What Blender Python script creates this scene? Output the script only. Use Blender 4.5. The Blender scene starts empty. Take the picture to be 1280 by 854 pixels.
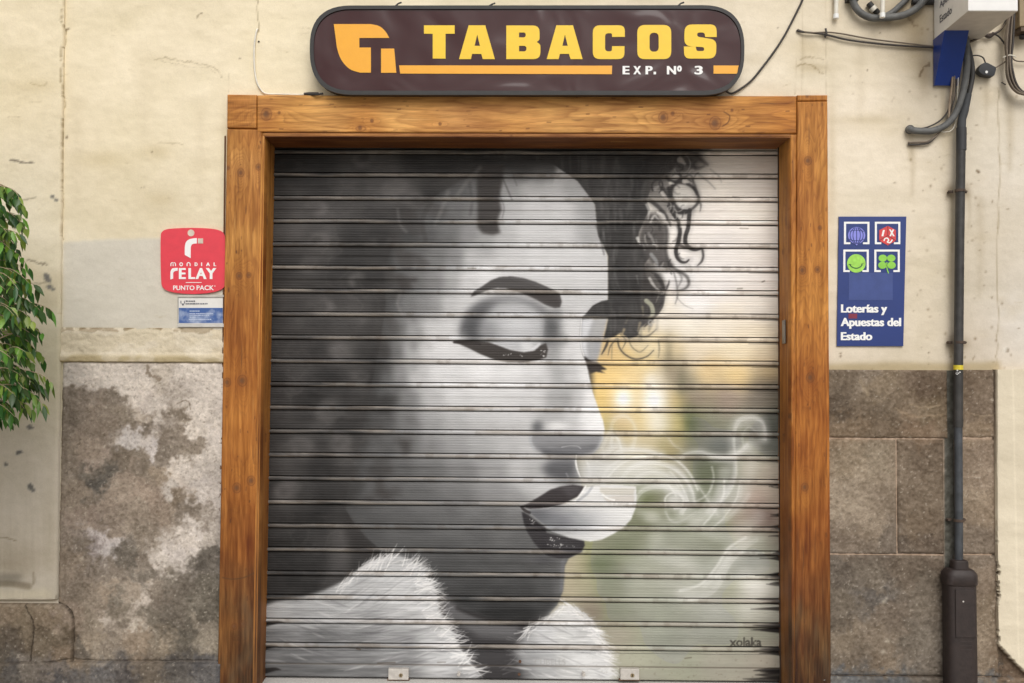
import bpy, bmesh, math, random
import numpy as np
from mathutils import Vector, Matrix

EXPOSURE = -0.04; MUR = 1.0
SC = bpy.context.scene
COL = SC.collection
rad = math.radians

# ------------------------------------------------------------------ camera
F = 1244.0                       # focal length in pixels of a 1280 px wide picture
CAM = np.array([0.0, -4.6, 1.44])
yaw, pitch, roll = rad(0.78), rad(2.2), rad(0.36)
fw = np.array([-math.sin(yaw)*math.cos(pitch), math.cos(yaw)*math.cos(pitch), math.sin(pitch)])
rt0 = np.array([math.cos(yaw), math.sin(yaw), 0.0])
up0 = np.cross(rt0, fw)
rt = rt0*math.cos(roll) + up0*math.sin(roll)
up = np.cross(rt, fw)

def ray(u, v):
    return fw + rt*((u-640.0)/F) + up*((427.0-v)/F)
def pt(u, v, y=0.0):
    """point on the plane y = const that the picture shows at (u, v)"""
    d = ray(u, v); k = (y-CAM[1])/d[1]
    p = CAM + d*k
    return (float(p[0]), y, float(p[2]))
def ptx(u, v, x):
    d = ray(u, v); k = (x-CAM[0])/d[0]
    p = CAM + d*k
    return (x, float(p[1]), float(p[2]))
def proj(X, Y, Z):
    dx, dy, dz = X-CAM[0], Y-CAM[1], Z-CAM[2]
    w = dx*fw[0]+dy*fw[1]+dz*fw[2]
    a = dx*rt[0]+dy*rt[1]+dz*rt[2]
    b = dx*up[0]+dy*up[1]+dz*up[2]
    return 640+F*a/w, 427-F*b/w

cd = bpy.data.cameras.new("camera")
cd.sensor_width = 36.0; cd.lens = 36.0*F/1280.0
cd.clip_start = 0.05; cd.clip_end = 500
co = bpy.data.objects.new("camera", cd); COL.objects.link(co)
co.matrix_world = Matrix(((rt[0], up[0], -fw[0], CAM[0]), (rt[1], up[1], -fw[1], CAM[1]),
                          (rt[2], up[2], -fw[2], CAM[2]), (0, 0, 0, 1)))
SC.camera = co

# ------------------------------------------------------------------ colour helpers
def lin(c):
    c = np.asarray(c, dtype=np.float64)/255.0
    return np.where(c <= 0.04045, c/12.92, ((c+0.055)/1.055)**2.4)
def LC(r, g, b, k=1.0):
    l = lin((r, g, b))*k
    return (float(min(l[0], .9)), float(min(l[1], .9)), float(min(l[2], .9)), 1.0)

# ------------------------------------------------------------------ objects
def tag(o, label=None, cat=None, group=None, kind=None):
    if label: o['label'] = label
    if cat: o['category'] = cat
    if group: o['group'] = group
    if kind: o['kind'] = kind
    return o
def empty(name, loc=(0, 0, 0), label=None, cat=None, group=None):
    o = bpy.data.objects.new(name, None); COL.objects.link(o)
    o.location = loc; o.empty_display_size = .1
    tag(o, label, cat, group); return o
def link(name, me, mat=None, parent=None):
    o = bpy.data.objects.new(name, me); COL.objects.link(o)
    if mat is not None:
        me.materials.clear(); me.materials.append(mat)
    if parent is not None:
        o.parent = parent
        o.matrix_parent_inverse = Matrix.Translation(-Vector(parent_world(parent)))
    return o
def parent_world(p):
    l = Vector(p.location)
    if p.parent is not None: l = l+p.matrix_parent_inverse.translation+parent_world(p.parent)
    return l
def smooth(o, ang=40):
    me = o.data
    me.shade_smooth()
    me.set_sharp_from_angle(angle=rad(ang))
    return o

class MB:
    """collects shapes into one mesh"""
    def __init__(s): s.v = []; s.f = []
    def add(s, vs, fs):
        n = len(s.v); s.v += [tuple(map(float, p)) for p in vs]; s.f += [tuple(i+n for i in f) for f in fs]; return s
    def box(s, a, b):
        x0, x1 = sorted((a[0], b[0])); y0, y1 = sorted((a[1], b[1])); z0, z1 = sorted((a[2], b[2]))
        return s.add([(x0,y0,z0),(x1,y0,z0),(x1,y1,z0),(x0,y1,z0),(x0,y0,z1),(x1,y0,z1),(x1,y1,z1),(x0,y1,z1)],
                     [(0,3,2,1),(4,5,6,7),(0,1,5,4),(1,2,6,5),(2,3,7,6),(3,0,4,7)])
    def prism(s, poly, yf, yb):
        """poly: list of (x, z) counter-clockwise as seen by the camera; front at yf, back at yb"""
        n = len(poly)
        vs = [(x, yf, z) for x, z in poly]+[(x, yb, z) for x, z in poly]
        fs = [tuple(range(n)), tuple(range(2*n-1, n-1, -1))]
        fs += [(i, i+n, (i+1) % n+n, (i+1) % n) for i in range(n)]
        return s.add(vs, fs)
    def tube(s, pts, r, seg=10, cap=True):
        pts = [Vector(p) for p in pts]; n = len(pts)
        rs = r if isinstance(r, (list, tuple)) else [r]*n
        ref = Vector((0, 1, 0)); rings = []
        prev = None
        for i, p in enumerate(pts):
            t = (pts[min(i+1, n-1)]-pts[max(i-1, 0)]).normalized()
            if prev is None:
                a = t.cross(ref)
                if a.length < .05: a = t.cross(Vector((1, 0, 0)))
                a.normalize()
            else:
                a = (prev-t*prev.dot(t)).normalized()
            prev = a; b = t.cross(a)
            rings.append([p+(a*math.cos(k*2*math.pi/seg)+b*math.sin(k*2*math.pi/seg))*rs[i] for k in range(seg)])
        vs = [q for R_ in rings for q in R_]; fs = []
        for i in range(n-1):
            for k in range(seg):
                k2 = (k+1) % seg
                fs.append((i*seg+k, i*seg+k2, (i+1)*seg+k2, (i+1)*seg+k))
        if cap:
            fs.append(tuple(range(seg-1, -1, -1))); fs.append(tuple((n-1)*seg+k for k in range(seg)))
        return s.add(vs, fs)
    def build(s, name, mat, parent=None, bevel=0, sm=False, ang=40):
        me = bpy.data.meshes.new(name); me.from_pydata(s.v, [], s.f); me.update()
        bm = bmesh.new(); bm.from_mesh(me)
        bmesh.ops.recalc_face_normals(bm, faces=bm.faces)
        if bevel:
            bmesh.ops.bevel(bm, geom=[e for e in bm.edges if e.calc_face_angle(0) > rad(30)], offset=bevel,
                            segments=2, affect='EDGES', profile=.7)
        bm.to_mesh(me); bm.free()
        o = link(name, me, mat, parent)
        if sm: smooth(o, ang)
        return o

def catmull(P, n=8, closed=False):
    P = [np.array(p, float) for p in P]; out = []; N = len(P)
    rng = range(N) if closed else range(N-1)
    for i in rng:
        if closed: p0, p1, p2, p3 = P[i-1], P[i], P[(i+1) % N], P[(i+2) % N]
        else: p0, p1, p2, p3 = P[max(i-1, 0)], P[i], P[i+1], P[min(i+2, N-1)]
        for k in range(n):
            t = k/n
            out.append(.5*((2*p1)+(-p0+p2)*t+(2*p0-5*p1+4*p2-p3)*t*t+(-p0+3*p1-3*p2+p3)*t**3))
    if not closed: out.append(P[-1])
    return out
def cable(name, px, y, r, mat, parent=None, n=8, seg=8):
    """px: list of (u, v) or (u, v, y)"""
    P = [pt(p[0], p[1], p[2] if len(p) > 2 else y) for p in px]
    return MB().tube(catmull(P, n), r, seg).build(name, mat, parent, sm=True, ang=60)

# ------------------------------------------------------------------ numpy painting
def vnoise(h, w, sy, sx, rng):
    gh, gw = int(h/sy)+3, int(w/sx)+3
    g = rng.random((gh, gw)).astype(np.float32)
    y = np.arange(h)/sy+rng.random(); x = np.arange(w)/sx+rng.random()
    yi = np.clip(y.astype(int), 0, gh-2); xi = np.clip(x.astype(int), 0, gw-2)
    fy = (y-yi); fx = (x-xi); fy = fy*fy*(3-2*fy); fx = fx*fx*(3-2*fx)
    fy = fy[:, None].astype(np.float32); fx = fx[None, :].astype(np.float32)
    a = g[yi][:, xi]; b = g[yi][:, xi+1]; c = g[yi+1][:, xi]; d = g[yi+1][:, xi+1]
    return (a*(1-fx)+b*fx)*(1-fy)+(c*(1-fx)+d*fx)*fy
def fbm(h, w, sy, sx, oct=4, seed=0, gain=.5):
    rng = np.random.default_rng(seed); s = np.zeros((h, w), np.float32); a = 1; t = 0
    for _ in range(oct):
        s += a*vnoise(h, w, max(sy, 1.01), max(sx, 1.01), rng); t += a; a *= gain; sy /= 2; sx /= 2
    return s/t
def box1(a, r, ax):
    if r < 1: return a
    pad = [(0, 0)]*a.ndim; pad[ax] = (r+1, r)
    c = np.cumsum(np.pad(a, pad, mode='edge'), axis=ax, dtype=np.float64)
    n = a.shape[ax]
    hi = np.take(c, range(2*r+1, 2*r+1+n), axis=ax); lo = np.take(c, range(0, n), axis=ax)
    return ((hi-lo)/(2*r+1)).astype(np.float32)
def blur(a, s):
    if s <= .3: return a
    if s < 1.2:
        k = np.exp(-np.arange(-3, 4)**2/(2*s*s)); k /= k.sum()
        for ax in (0, 1):
            pad = [(0, 0)]*a.ndim; pad[ax] = (3, 3)
            p = np.pad(a, pad, mode='edge'); n = a.shape[ax]
            a = sum(k[i]*np.take(p, range(i, i+n), axis=ax) for i in range(7))
        return a.astype(np.float32)
    r = max(1, int(round((math.sqrt(4*s*s+1)-1)/2)))
    for _ in range(3): a = box1(box1(a, r, 0), r, 1)
    return a
def sstep(a, b, x):
    t = np.clip((x-a)/(b-a), 0, 1); return t*t*(3-2*t)

class Canvas:
    """colour of a painted surface, laid out on the plane of the wall"""
    def __init__(s, u0, v0, u1, v1, S, base=(128, 128, 128)):
        s.u0, s.v0, s.S = u0, v0, S
        s.w = int((u1-u0)*S); s.h = int((v1-v0)*S)
        s.a = np.empty((s.h, s.w, 3), np.float32); s.a[:] = base
        s.U = (u0+(np.arange(s.w)+.5)/S)[None, :].astype(np.float32)
        s.V = (v0+(np.arange(s.h)+.5)/S)[:, None].astype(np.float32)
    def box(s, u0, v0, u1, v1, pad=0):
        x0 = max(0, int((u0-pad-s.u0)*s.S)); x1 = min(s.w, int((u1+pad-s.u0)*s.S)+2)
        y0 = max(0, int((v0-pad-s.v0)*s.S)); y1 = min(s.h, int((v1+pad-s.v0)*s.S)+2)
        return x0, x1, y0, y1
    def poly(s, P, soft=.6, sm=False, full=False):
        if sm: P = catmull(P, 6, True)
        P = np.array(P, float)
        x0, x1, y0, y1 = s.box(P[:, 0].min(), P[:, 1].min(), P[:, 0].max(), P[:, 1].max(), 3*soft+2)
        if full: x0, x1, y0, y1 = 0, s.w, 0, s.h
        if x1 <= x0 or y1 <= y0: return (slice(0, 0), slice(0, 0)), np.zeros((0, 0), np.float32)
        X = (P[:, 0]-s.u0)*s.S-x0; Y = (P[:, 1]-s.v0)*s.S-y0
        H, W = y1-y0, x1-x0
        m = np.zeros((H, W+1), np.float32)
        n = len(P)
        for i in range(n):
            xa, ya, xb, yb = X[i], Y[i], X[(i+1) % n], Y[(i+1) % n]
            if ya == yb: continue
            sg = 1
            if ya > yb: xa, ya, xb, yb = xb, yb, xa, ya
            r0 = max(0, int(math.ceil(ya-.5))); r1 = min(H-1, int(math.ceil(yb-.5))-1)
            if r1 < r0: continue
            rr = np.arange(r0, r1+1)
            xs = xa+(rr+.5-ya)*(xb-xa)/(yb-ya)
            xi = np.clip(np.ceil(xs-.5).astype(int), 0, W)
            np.add.at(m, (rr, xi), 1)
        m = (np.cumsum(m, axis=1)[:, :W] % 2).astype(np.float32)
        return (slice(y0, y1), slice(x0, x1)), blur(m, soft*s.S)
    def stroke_mask(s, P, w, soft=.8, n=6):
        Q = [(p[0], p[1], p[2] if len(p) > 2 else w) for p in P]
        Q = np.array(catmull(Q, n) if n else Q)
        mw = Q[:, 2].max()/2+soft+2
        x0, x1, y0, y1 = s.box(Q[:, 0].min(), Q[:, 1].min(), Q[:, 0].max(), Q[:, 1].max(), mw)
        if x1 <= x0 or y1 <= y0: return (slice(0, 0), slice(0, 0)), np.zeros((0, 0), np.float32)
        m = np.zeros((y1-y0, x1-x0), np.float32)
        for i in range(len(Q)-1):
            a, b = Q[i], Q[i+1]; r = max(a[2], b[2])/2+soft+1
            X0, X1, Y0, Y1 = s.box(min(a[0], b[0]), min(a[1], b[1]), max(a[0], b[0]), max(a[1], b[1]), r)
            if X1 <= X0 or Y1 <= Y0: continue
            U = s.U[:, X0:X1]; V = s.V[Y0:Y1]
            dx, dy = b[0]-a[0], b[1]-a[1]; L = dx*dx+dy*dy+1e-9
            t = np.clip(((U-a[0])*dx+(V-a[1])*dy)/L, 0, 1)
            d = np.sqrt((U-a[0]-t*dx)**2+(V-a[1]-t*dy)**2)
            hw = (a[2]+(b[2]-a[2])*t)/2
            q = 1-sstep(-soft, soft, d-hw)
            q = q*np.minimum(1, (hw*2+.3)/max(.6, 1.0/s.S))
            sl = (slice(Y0-y0, Y1-y0), slice(X0-x0, X1-x0))
            m[sl] = np.maximum(m[sl], q)
        return (slice(y0, y1), slice(x0, x1)), m
    def mix(s, sm, col, alpha=1.0):
        sl, m = sm
        if m.size == 0: return
        m = (m*alpha)[..., None]
        c = col if isinstance(col, np.ndarray) and col.ndim == 3 else np.array(col if hasattr(col, '__len__') else (col,)*3, np.float32)
        if isinstance(c, np.ndarray) and c.ndim == 3: c = c[sl]
        s.a[sl] = s.a[sl]*(1-m)+c*m
    def fill(s, P, col, soft=.6, alpha=1.0, sm=False): s.mix(s.poly(P, soft, sm), col, alpha)
    def stroke(s, P, w, col, alpha=1.0, soft=.8, n=6): s.mix(s.stroke_mask(P, w, soft, n), col, alpha)
    def blob(s, u, v, ru, rv, col, alpha=1.0, p=1.0):
        x0, x1, y0, y1 = s.box(u-2.6*ru, v-2.6*rv, u+2.6*ru, v+2.6*rv)
        if x1 <= x0 or y1 <= y0: return
        U = s.U[:, x0:x1]; V = s.V[y0:y1]
        m = np.exp(-(((U-u)/ru)**2+((V-v)/rv)**2)**p)
        s.mix(((slice(y0, y1), slice(x0, x1)), m.astype(np.float32)), col, alpha)
    def field(s, pts, step=6, e=30.0, p=2.0, wu=None, wv=None, sl=None):
        """smooth colour field through scattered samples (u, v, r, g, b) or (u, v, tone)"""
        A = np.array([(q[0], q[1], q[2], q[2], q[2]) if len(q) == 3 else q for q in pts], np.float32)
        U = np.broadcast_to(s.U, (s.h, s.w)); V = np.broadcast_to(s.V, (s.h, s.w))
        if wu is not None: U = U+wu; V = V+wv
        if sl is None: sl = (slice(0, s.h), slice(0, s.w))
        U = U[sl][::step, ::step]; V = V[sl][::step, ::step]
        num = np.zeros(U.shape+(3,), np.float32); den = np.zeros(U.shape, np.float32)
        for q in A:
            w_ = 1.0/((U-q[0])**2+(V-q[1])**2+e)**p
            den += w_; num += w_[..., None]*q[2:5]
        r = num/den[..., None]
        if step > 1:
            H = sl[0].stop-sl[0].start; W = sl[1].stop-sl[1].start
            r = upsample(r, H, W, step)
        return r
    def sample(s, u, v, arr=None):
        a = s.a if arr is None else arr
        x = np.clip((u-s.u0)*s.S-.5, 0, s.w-1.001); y = np.clip((v-s.v0)*s.S-.5, 0, s.h-1.001)
        xi = x.astype(int); yi = y.astype(int); fx = x-xi; fy = y-yi
        if a.ndim == 3: fx = fx[..., None]; fy = fy[..., None]
        return (a[yi, xi]*(1-fx)+a[yi, xi+1]*fx)*(1-fy)+(a[yi+1, xi]*(1-fx)+a[yi+1, xi+1]*fx)*fy
def upsample(r, H, W, step):
    y = np.clip(np.arange(H)/step, 0, r.shape[0]-1.001); x = np.clip(np.arange(W)/step, 0, r.shape[1]-1.001)
    yi = y.astype(int); xi = x.astype(int); fy = (y-yi)[:, None, None]; fx = (x-xi)[None, :, None]
    yj = np.minimum(yi+1, r.shape[0]-1); xj = np.minimum(xi+1, r.shape[1]-1)
    return ((r[yi][:, xi]*(1-fx)+r[yi][:, xj]*fx)*(1-fy)+(r[yj][:, xi]*(1-fx)+r[yj][:, xj]*fx)*fy).astype(np.float32)

# ------------------------------------------------------------------ grid panel with painted colour and real relief
def panel(name, Q, y0, S, T, colour, relief=None, back=None, mat=None, parent=None, keep=None, skirt=True):
    """Q: world (x, z) corners bottom-left, bottom-right, top-left, top-right; S, T: parameters 0..1 across / up"""
    S = np.asarray(S, float); T = np.asarray(T, float)
    s, t = np.meshgrid(S, T)
    q = np.array(Q, float)
    X = (q[0, 0]*(1-s)+q[1, 0]*s)*(1-t)+(q[2, 0]*(1-s)+q[3, 0]*s)*t
    Z = (q[0, 1]*(1-s)+q[1, 1]*s)*(1-t)+(q[2, 1]*(1-s)+q[3, 1]*s)*t
    U, V = proj(X, np.full_like(X, y0), Z)
    H = relief(U, V, X, Z, s, t) if relief is not None else 0*X
    Y = y0-H
    nr, nc = X.shape
    co_ = np.stack([X, Y, Z], -1).reshape(-1, 3)
    C = colour(U, V, X, Z, s, t).reshape(-1, 3)
    idx = np.arange(nr*nc).reshape(nr, nc)
    f = np.stack([idx[:-1, :-1], idx[:-1, 1:], idx[1:, 1:], idx[1:, :-1]], -1)
    if keep is not None:
        f = f[keep(.25*(X[:-1, :-1]+X[1:, 1:]+X[:-1, 1:]+X[1:, :-1]), .25*(Z[:-1, :-1]+Z[1:, 1:]+Z[:-1, 1:]+Z[1:, :-1]))]
    f = f.reshape(-1, 4)
    if back is not None and skirt:
        ring = np.concatenate([idx[0, :], idx[1:, -1], idx[-1, -2::-1], idx[-2:0:-1, 0]])
        n0 = len(co_); rc = co_[ring].copy(); rc[:, 1] = back
        co_ = np.concatenate([co_, rc]); C = np.concatenate([C, C[ring]])
        k = np.arange(len(ring)); k2 = (k+1) % len(ring)
        f = np.concatenate([f, np.stack([ring[k2], ring[k], n0+k, n0+k2], -1)])
    me = bpy.data.meshes.new(name)
    me.vertices.add(len(co_)); me.vertices.foreach_set('co', co_.astype(np.float32).ravel())
    me.loops.add(f.size); me.loops.foreach_set('vertex_index', f.astype(np.int32).ravel())
    me.polygons.add(len(f)); me.polygons.foreach_set('loop_start', np.arange(0, f.size, 4, dtype=np.int32))
    me.polygons.foreach_set('loop_total', np.full(len(f), 4, np.int32))
    me.update(calc_edges=True)
    L = np.clip(lin(np.clip(C, 0, 255))*ALB, 0.004, .9)
    ca = me.color_attributes.new('paint', 'FLOAT_COLOR', 'POINT')
    ca.data.foreach_set('color', np.concatenate([L, np.ones((len(L), 1))], 1).astype(np.float32).ravel())
    o = link(name, me, mat, parent)
    me.shade_smooth(); me.set_sharp_from_angle(angle=rad(50))
    return o
ALB = 1.0
def corners(u0, v0, u1, v1, y):
    """world corners of an axis-aligned panel from a picture rectangle (left, top, right, bottom)"""
    a = pt(u0, (v0+v1)/2, y)[0]; b = pt(u1, (v0+v1)/2, y)[0]
    um = (u0+u1)/2
    zt = pt(um, v0, y)[2]; zb = pt(um, v1, y)[2]
    return [(a, zb), (b, zb), (a, zt), (b, zt)]
def quadpx(bl, br, tl, tr, y):
    return [(pt(*p, y)[0], pt(*p, y)[2]) for p in (bl, br, tl, tr)]
def LS(n): return np.linspace(0, 1, n)

# ------------------------------------------------------------------ materials
def nmat(name):
    m = bpy.data.materials.new(name); m.use_nodes = True
    nt = m.node_tree; b = nt.nodes['Principled BSDF']
    return m, nt, b
def add_bump(nt, b, scale, dist, detail=6, strength=1.0, stretch=(1, 1, 1)):
    tc = nt.nodes.new('ShaderNodeTexCoord'); mp = nt.nodes.new('ShaderNodeMapping')
    mp.inputs['Scale'].default_value = stretch
    n = nt.nodes.new('ShaderNodeTexNoise'); n.inputs['Scale'].default_value = scale; n.inputs['Detail'].default_value = detail
    bp = nt.nodes.new('ShaderNodeBump'); bp.inputs['Distance'].default_value = dist; bp.inputs['Strength'].default_value = strength
    nt.links.new(tc.outputs['Object'], mp.inputs['Vector']); nt.links.new(mp.outputs['Vector'], n.inputs['Vector'])
    nt.links.new(n.outputs['Fac'], bp.inputs['Height']); nt.links.new(bp.outputs['Normal'], b.inputs['Normal'])
    return n, mp
def painted(name, rough=.8, bump=(60, .002), grain=.10, gscale=180, stretch=(1, 1, 1), spec=.3, metal=0, coat=0):
    """colour attribute with a fine procedural grain over it"""
    m, nt, b = nmat(name)
    at = nt.nodes.new('ShaderNodeAttribute'); at.attribute_name = 'paint'
    tc = nt.nodes.new('ShaderNodeTexCoord'); mp = nt.nodes.new('ShaderNodeMapping'); mp.inputs['Scale'].default_value = stretch
    n = nt.nodes.new('ShaderNodeTexNoise'); n.inputs['Scale'].default_value = gscale; n.inputs['Detail'].default_value = 4
    mr = nt.nodes.new('ShaderNodeMapRange'); mr.inputs['From Min'].default_value = .25; mr.inputs['From Max'].default_value = .75
    mr.inputs['To Min'].default_value = 1-grain; mr.inputs['To Max'].default_value = 1+grain
    mx = nt.nodes.new('ShaderNodeVectorMath'); mx.operation = 'SCALE'
    nt.links.new(tc.outputs['Object'], mp.inputs['Vector']); nt.links.new(mp.outputs['Vector'], n.inputs['Vector'])
    nt.links.new(n.outputs['Fac'], mr.inputs['Value']); nt.links.new(at.outputs['Color'], mx.inputs[0])
    nt.links.new(mr.outputs['Result'], mx.inputs['Scale']); nt.links.new(mx.outputs['Vector'], b.inputs['Base Color'])
    b.inputs['Roughness'].default_value = rough; b.inputs['Specular IOR Level'].default_value = spec
    b.inputs['Metallic'].default_value = metal; b.inputs['Coat Weight'].default_value = coat
    b.inputs['Coat Roughness'].default_value = .25
    if bump: add_bump(nt, b, bump[0], bump[1], stretch=stretch)
    return m
def flat(name, rgb, rough=.5, metal=0, spec=.5, var=.12, vscale=25, bump=(80, .0004), coat=0, k=1.0):
    """one pigment with slight uneven wear"""
    m, nt, b = nmat(name)
    c = LC(*rgb, k=k)
    tc = nt.nodes.new('ShaderNodeTexCoord')
    n = nt.nodes.new('ShaderNodeTexNoise'); n.inputs['Scale'].default_value = vscale; n.inputs['Detail'].default_value = 6
    cr = nt.nodes.new('ShaderNodeValToRGB')
    cr.color_ramp.elements[0].position = .3; cr.color_ramp.elements[1].position = .7
    cr.color_ramp.elements[0].color = tuple(x*(1-var) for x in c[:3])+(1,)
    cr.color_ramp.elements[1].color = tuple(min(.9, x*(1+var)) for x in c[:3])+(1,)
    nt.links.new(tc.outputs['Object'], n.inputs['Vector']); nt.links.new(n.outputs['Fac'], cr.inputs['Fac'])
    nt.links.new(cr.outputs['Color'], b.inputs['Base Color'])
    b.inputs['Roughness'].default_value = rough; b.inputs['Metallic'].default_value = metal
    b.inputs['Specular IOR Level'].default_value = spec; b.inputs['Coat Weight'].default_value = coat
    if bump: add_bump(nt, b, bump[0], bump[1])
    return m
# ================================================================== the mural: pigment on the slats
M = Canvas(325, 178, 985, 862, 2.0, (60, 56, 54))
h_, w_ = M.h, M.w
# background bokeh on the right
BG = [(740,200,70,66,62),(860,200,150,145,138),(900,200,215,207,196),(950,205,212,203,193),(900,235,225,217,206),(950,240,222,214,204),(850,240,205,200,192),(900,265,228,220,212),
(950,265,226,219,209),(900,300,233,227,221),(950,300,229,223,216),(850,300,228,222,216),(900,350,236,231,227),(950,350,231,225,219),(870,380,233,229,226),(950,390,233,226,215),
(850,345,225,222,220),(830,400,226,218,204),(860,410,233,225,210),(900,410,236,226,209),(950,415,229,216,193),(840,436,215,197,160),(820,432,222,205,168),(800,425,205,190,158),(870,440,226,212,188),(920,440,233,219,190),(962,445,216,200,172),
(760,440,214,184,132),(780,450,224,196,140),(810,455,222,199,148),(836,455,160,146,120),(845,470,150,138,118),(858,485,140,132,112),(885,465,217,192,146),(920,468,227,201,148),(962,462,182,162,126),
(745,470,226,192,125),(765,472,228,197,134),(790,475,228,202,150),(820,473,218,207,184),(752,500,228,198,130),(765,500,228,200,138),(797,500,228,206,152),(845,500,202,180,128),(870,500,152,138,122),(862,515,118,118,90),(910,500,152,136,122),(950,500,118,110,99),(965,490,110,104,92),
(760,530,188,172,120),(775,525,208,186,145),(800,530,222,200,146),(850,530,190,174,118),(866,532,104,110,78),(890,530,124,124,106),(920,535,140,140,124),(963,530,92,96,84),
(760,557,172,166,152),(800,555,188,176,146),(840,558,164,152,114),(870,558,114,114,98),(900,557,106,109,101),(935,555,138,138,124),(965,557,102,106,94),
(750,587,180,178,172),(800,590,186,183,172),(850,590,160,155,138),(880,587,102,106,80),(905,590,110,114,90),(940,585,172,166,150),(965,590,182,173,158),
(800,616,122,128,88),(820,625,130,132,96),(850,612,165,165,150),(880,620,122,128,96),(910,618,160,160,148),(945,625,182,165,152),(966,630,192,180,164),
(800,646,130,134,96),(850,650,138,142,112),(890,650,142,146,118),(930,655,166,155,140),(957,642,128,110,100),(945,650,150,134,122),
(740,685,140,140,106),(780,675,134,138,104),(850,675,150,153,128),(900,675,140,144,116),(945,675,162,162,146),
(712,704,176,166,142),(725,704,160,152,124),(750,704,120,127,94),(800,706,165,166,142),(850,704,166,166,146),(890,704,150,153,132),(940,704,162,164,150),
(712,734,170,160,136),(730,730,160,154,128),(760,734,138,143,112),(800,734,160,161,138),(850,734,170,170,150),(900,735,160,160,140),(945,734,194,192,180),
(740,764,136,126,110),(770,764,138,142,114),(830,764,150,153,130),(900,764,162,162,148),(950,764,184,182,170),
(770,793,156,150,134),(830,793,146,149,128),(900,793,142,144,126),(950,793,146,145,130),
(800,825,162,161,142),(850,825,152,152,134),(900,825,152,148,134),(958,825,162,154,140),(800,850,150,148,134),(950,850,150,145,132)]
bg = blur(M.field(BG, step=6, e=60, p=2.0), 8)
dvar = (fbm(h_, w_, 60, 90, 4, 11)-.5)*26
gy_ = bg.mean(-1, keepdims=True); bg = gy_+(bg-gy_)*np.where(bg[..., 1:2] > bg[..., 0:1], .62, 1.0)
bg = np.minimum(bg*1.03+1, 250)+dvar[..., None]*np.array([1, 1, .9])
region = [(680,170),(995,170),(995,870),(640,870),(690,760),(700,600),(740,500),(740,400),(750,300),(735,240)]
M.mix(M.poly(region, 3), bg.astype(np.float32))
for (u, v, a, b, k) in [(779,499,13,15,.9),(818,501,18,19,.95),(822,530,17,15,.55),(815,645,12,9,.3),(820,672,12,10,.22),(812,480,8,14,.35),(851,262,11,9,.5),(950,735,20,12,.4)]:
    M.blob(u, v, a, b, (255, 253, 247), min(1, k*1.1), 1.15)
for (u, v, a, b, k, c) in [(836,440,6,22,.45,(120,112,92)),(852,478,7,20,.5,(115,112,88)),(862,528,9,16,.5,(88,98,66)),(748,706,16,12,.4,(104,114,80)),(884,594,18,20,.45,(90,98,70)),
                        (905,556,22,9,.35,(98,102,98)),(806,622,14,10,.5,(112,120,78)),(955,642,14,14,.4,(112,95,88)),(780,690,30,18,.25,(118,126,92))]:
    M.blob(u, v, a, b, c, k, 1.0)

# hair / dark left side
hair = [(345,200,48),(345,260,56),(345,330,58),(345,400,54),(345,470,52),(345,540,58),(345,600,48),(345,660,56),(345,720,44),(345,745,40),
(400,205,52),(450,200,66),(478,205,84),(520,205,52),(560,205,50),(620,205,48),(680,200,50),(720,205,54),(780,205,58),(820,210,54),
(400,234,60),(440,238,70),(470,240,84),(495,236,98),(505,248,78),(540,234,58),(575,232,74),(385,263,74),(400,268,84),(435,268,78),(470,263,60),(510,263,60),
(395,292,70),(402,300,82),(440,292,56),(480,292,60),(395,325,72),(440,322,58),(470,322,62),(400,352,60),(440,352,64),(470,352,60),(405,385,70),(450,385,80),(480,382,62),
(400,411,60),(440,411,64),(475,411,62),(425,440,84),(400,440,56),(460,440,58),(380,470,66),(450,470,80),(410,470,54),(465,470,56),(390,499,52),(440,499,58),(410,512,88),(380,528,64),(400,528,78),(430,528,60),
(380,557,82),(425,557,84),(400,560,62),(400,587,48),(440,587,62),(360,590,64),(360,616,82),(380,616,60),(410,616,50),(400,646,46),(420,646,50),(380,675,52),(430,675,76),(400,704,50),(425,704,66),(455,675,54),(450,700,50),(390,735,48),(415,730,62),(360,735,42),(620,240,50)]
hb = blur(M.field(hair, step=6, e=40, p=2.0), 6)
curl = fbm(h_, w_, 34, 44, 5, 21)
wisps = np.clip(1-np.abs(curl-.5)*14, 0, 1)*np.clip((fbm(h_, w_, 120, 120, 3, 5)-.4)*3, 0, 1)
hb = hb+wisps[..., None]*10+(fbm(h_, w_, 70, 80, 5, 7)[..., None]-.5)*40
hb = hb*np.array([1.02, .985, .965])*.93
left = [(300,170),(700,170),(715,222),(640,240),(600,330),(560,400),(520,470),(500,560),(450,640),(500,700),(520,870),(300,870)]
M.mix(M.poly(left, 3), hb.astype(np.float32))
# swirling light brush marks through the hair
rr = random.Random(4)
for (u, v, r) in [(452,198,14),(490,236,16),(395,262,14),(400,300,12),(400,385,16),(425,440,12),(410,515,16),(378,560,18),(425,553,14),(360,612,16),(450,470,10),(475,300,12),(520,250,14),(450,350,12),(385,330,10)]:
    for k in range(3):
        a0 = rr.uniform(0, 6.28); P = [(u+math.cos(a0+i*.5)*r*(1-i*.09), v+math.sin(a0+i*.5)*r*.7*(1-i*.09)) for i in range(6)]
        M.stroke(P, rr.uniform(4, 10), (122, 118, 116), rr.uniform(.10, .26), 5)

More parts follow.
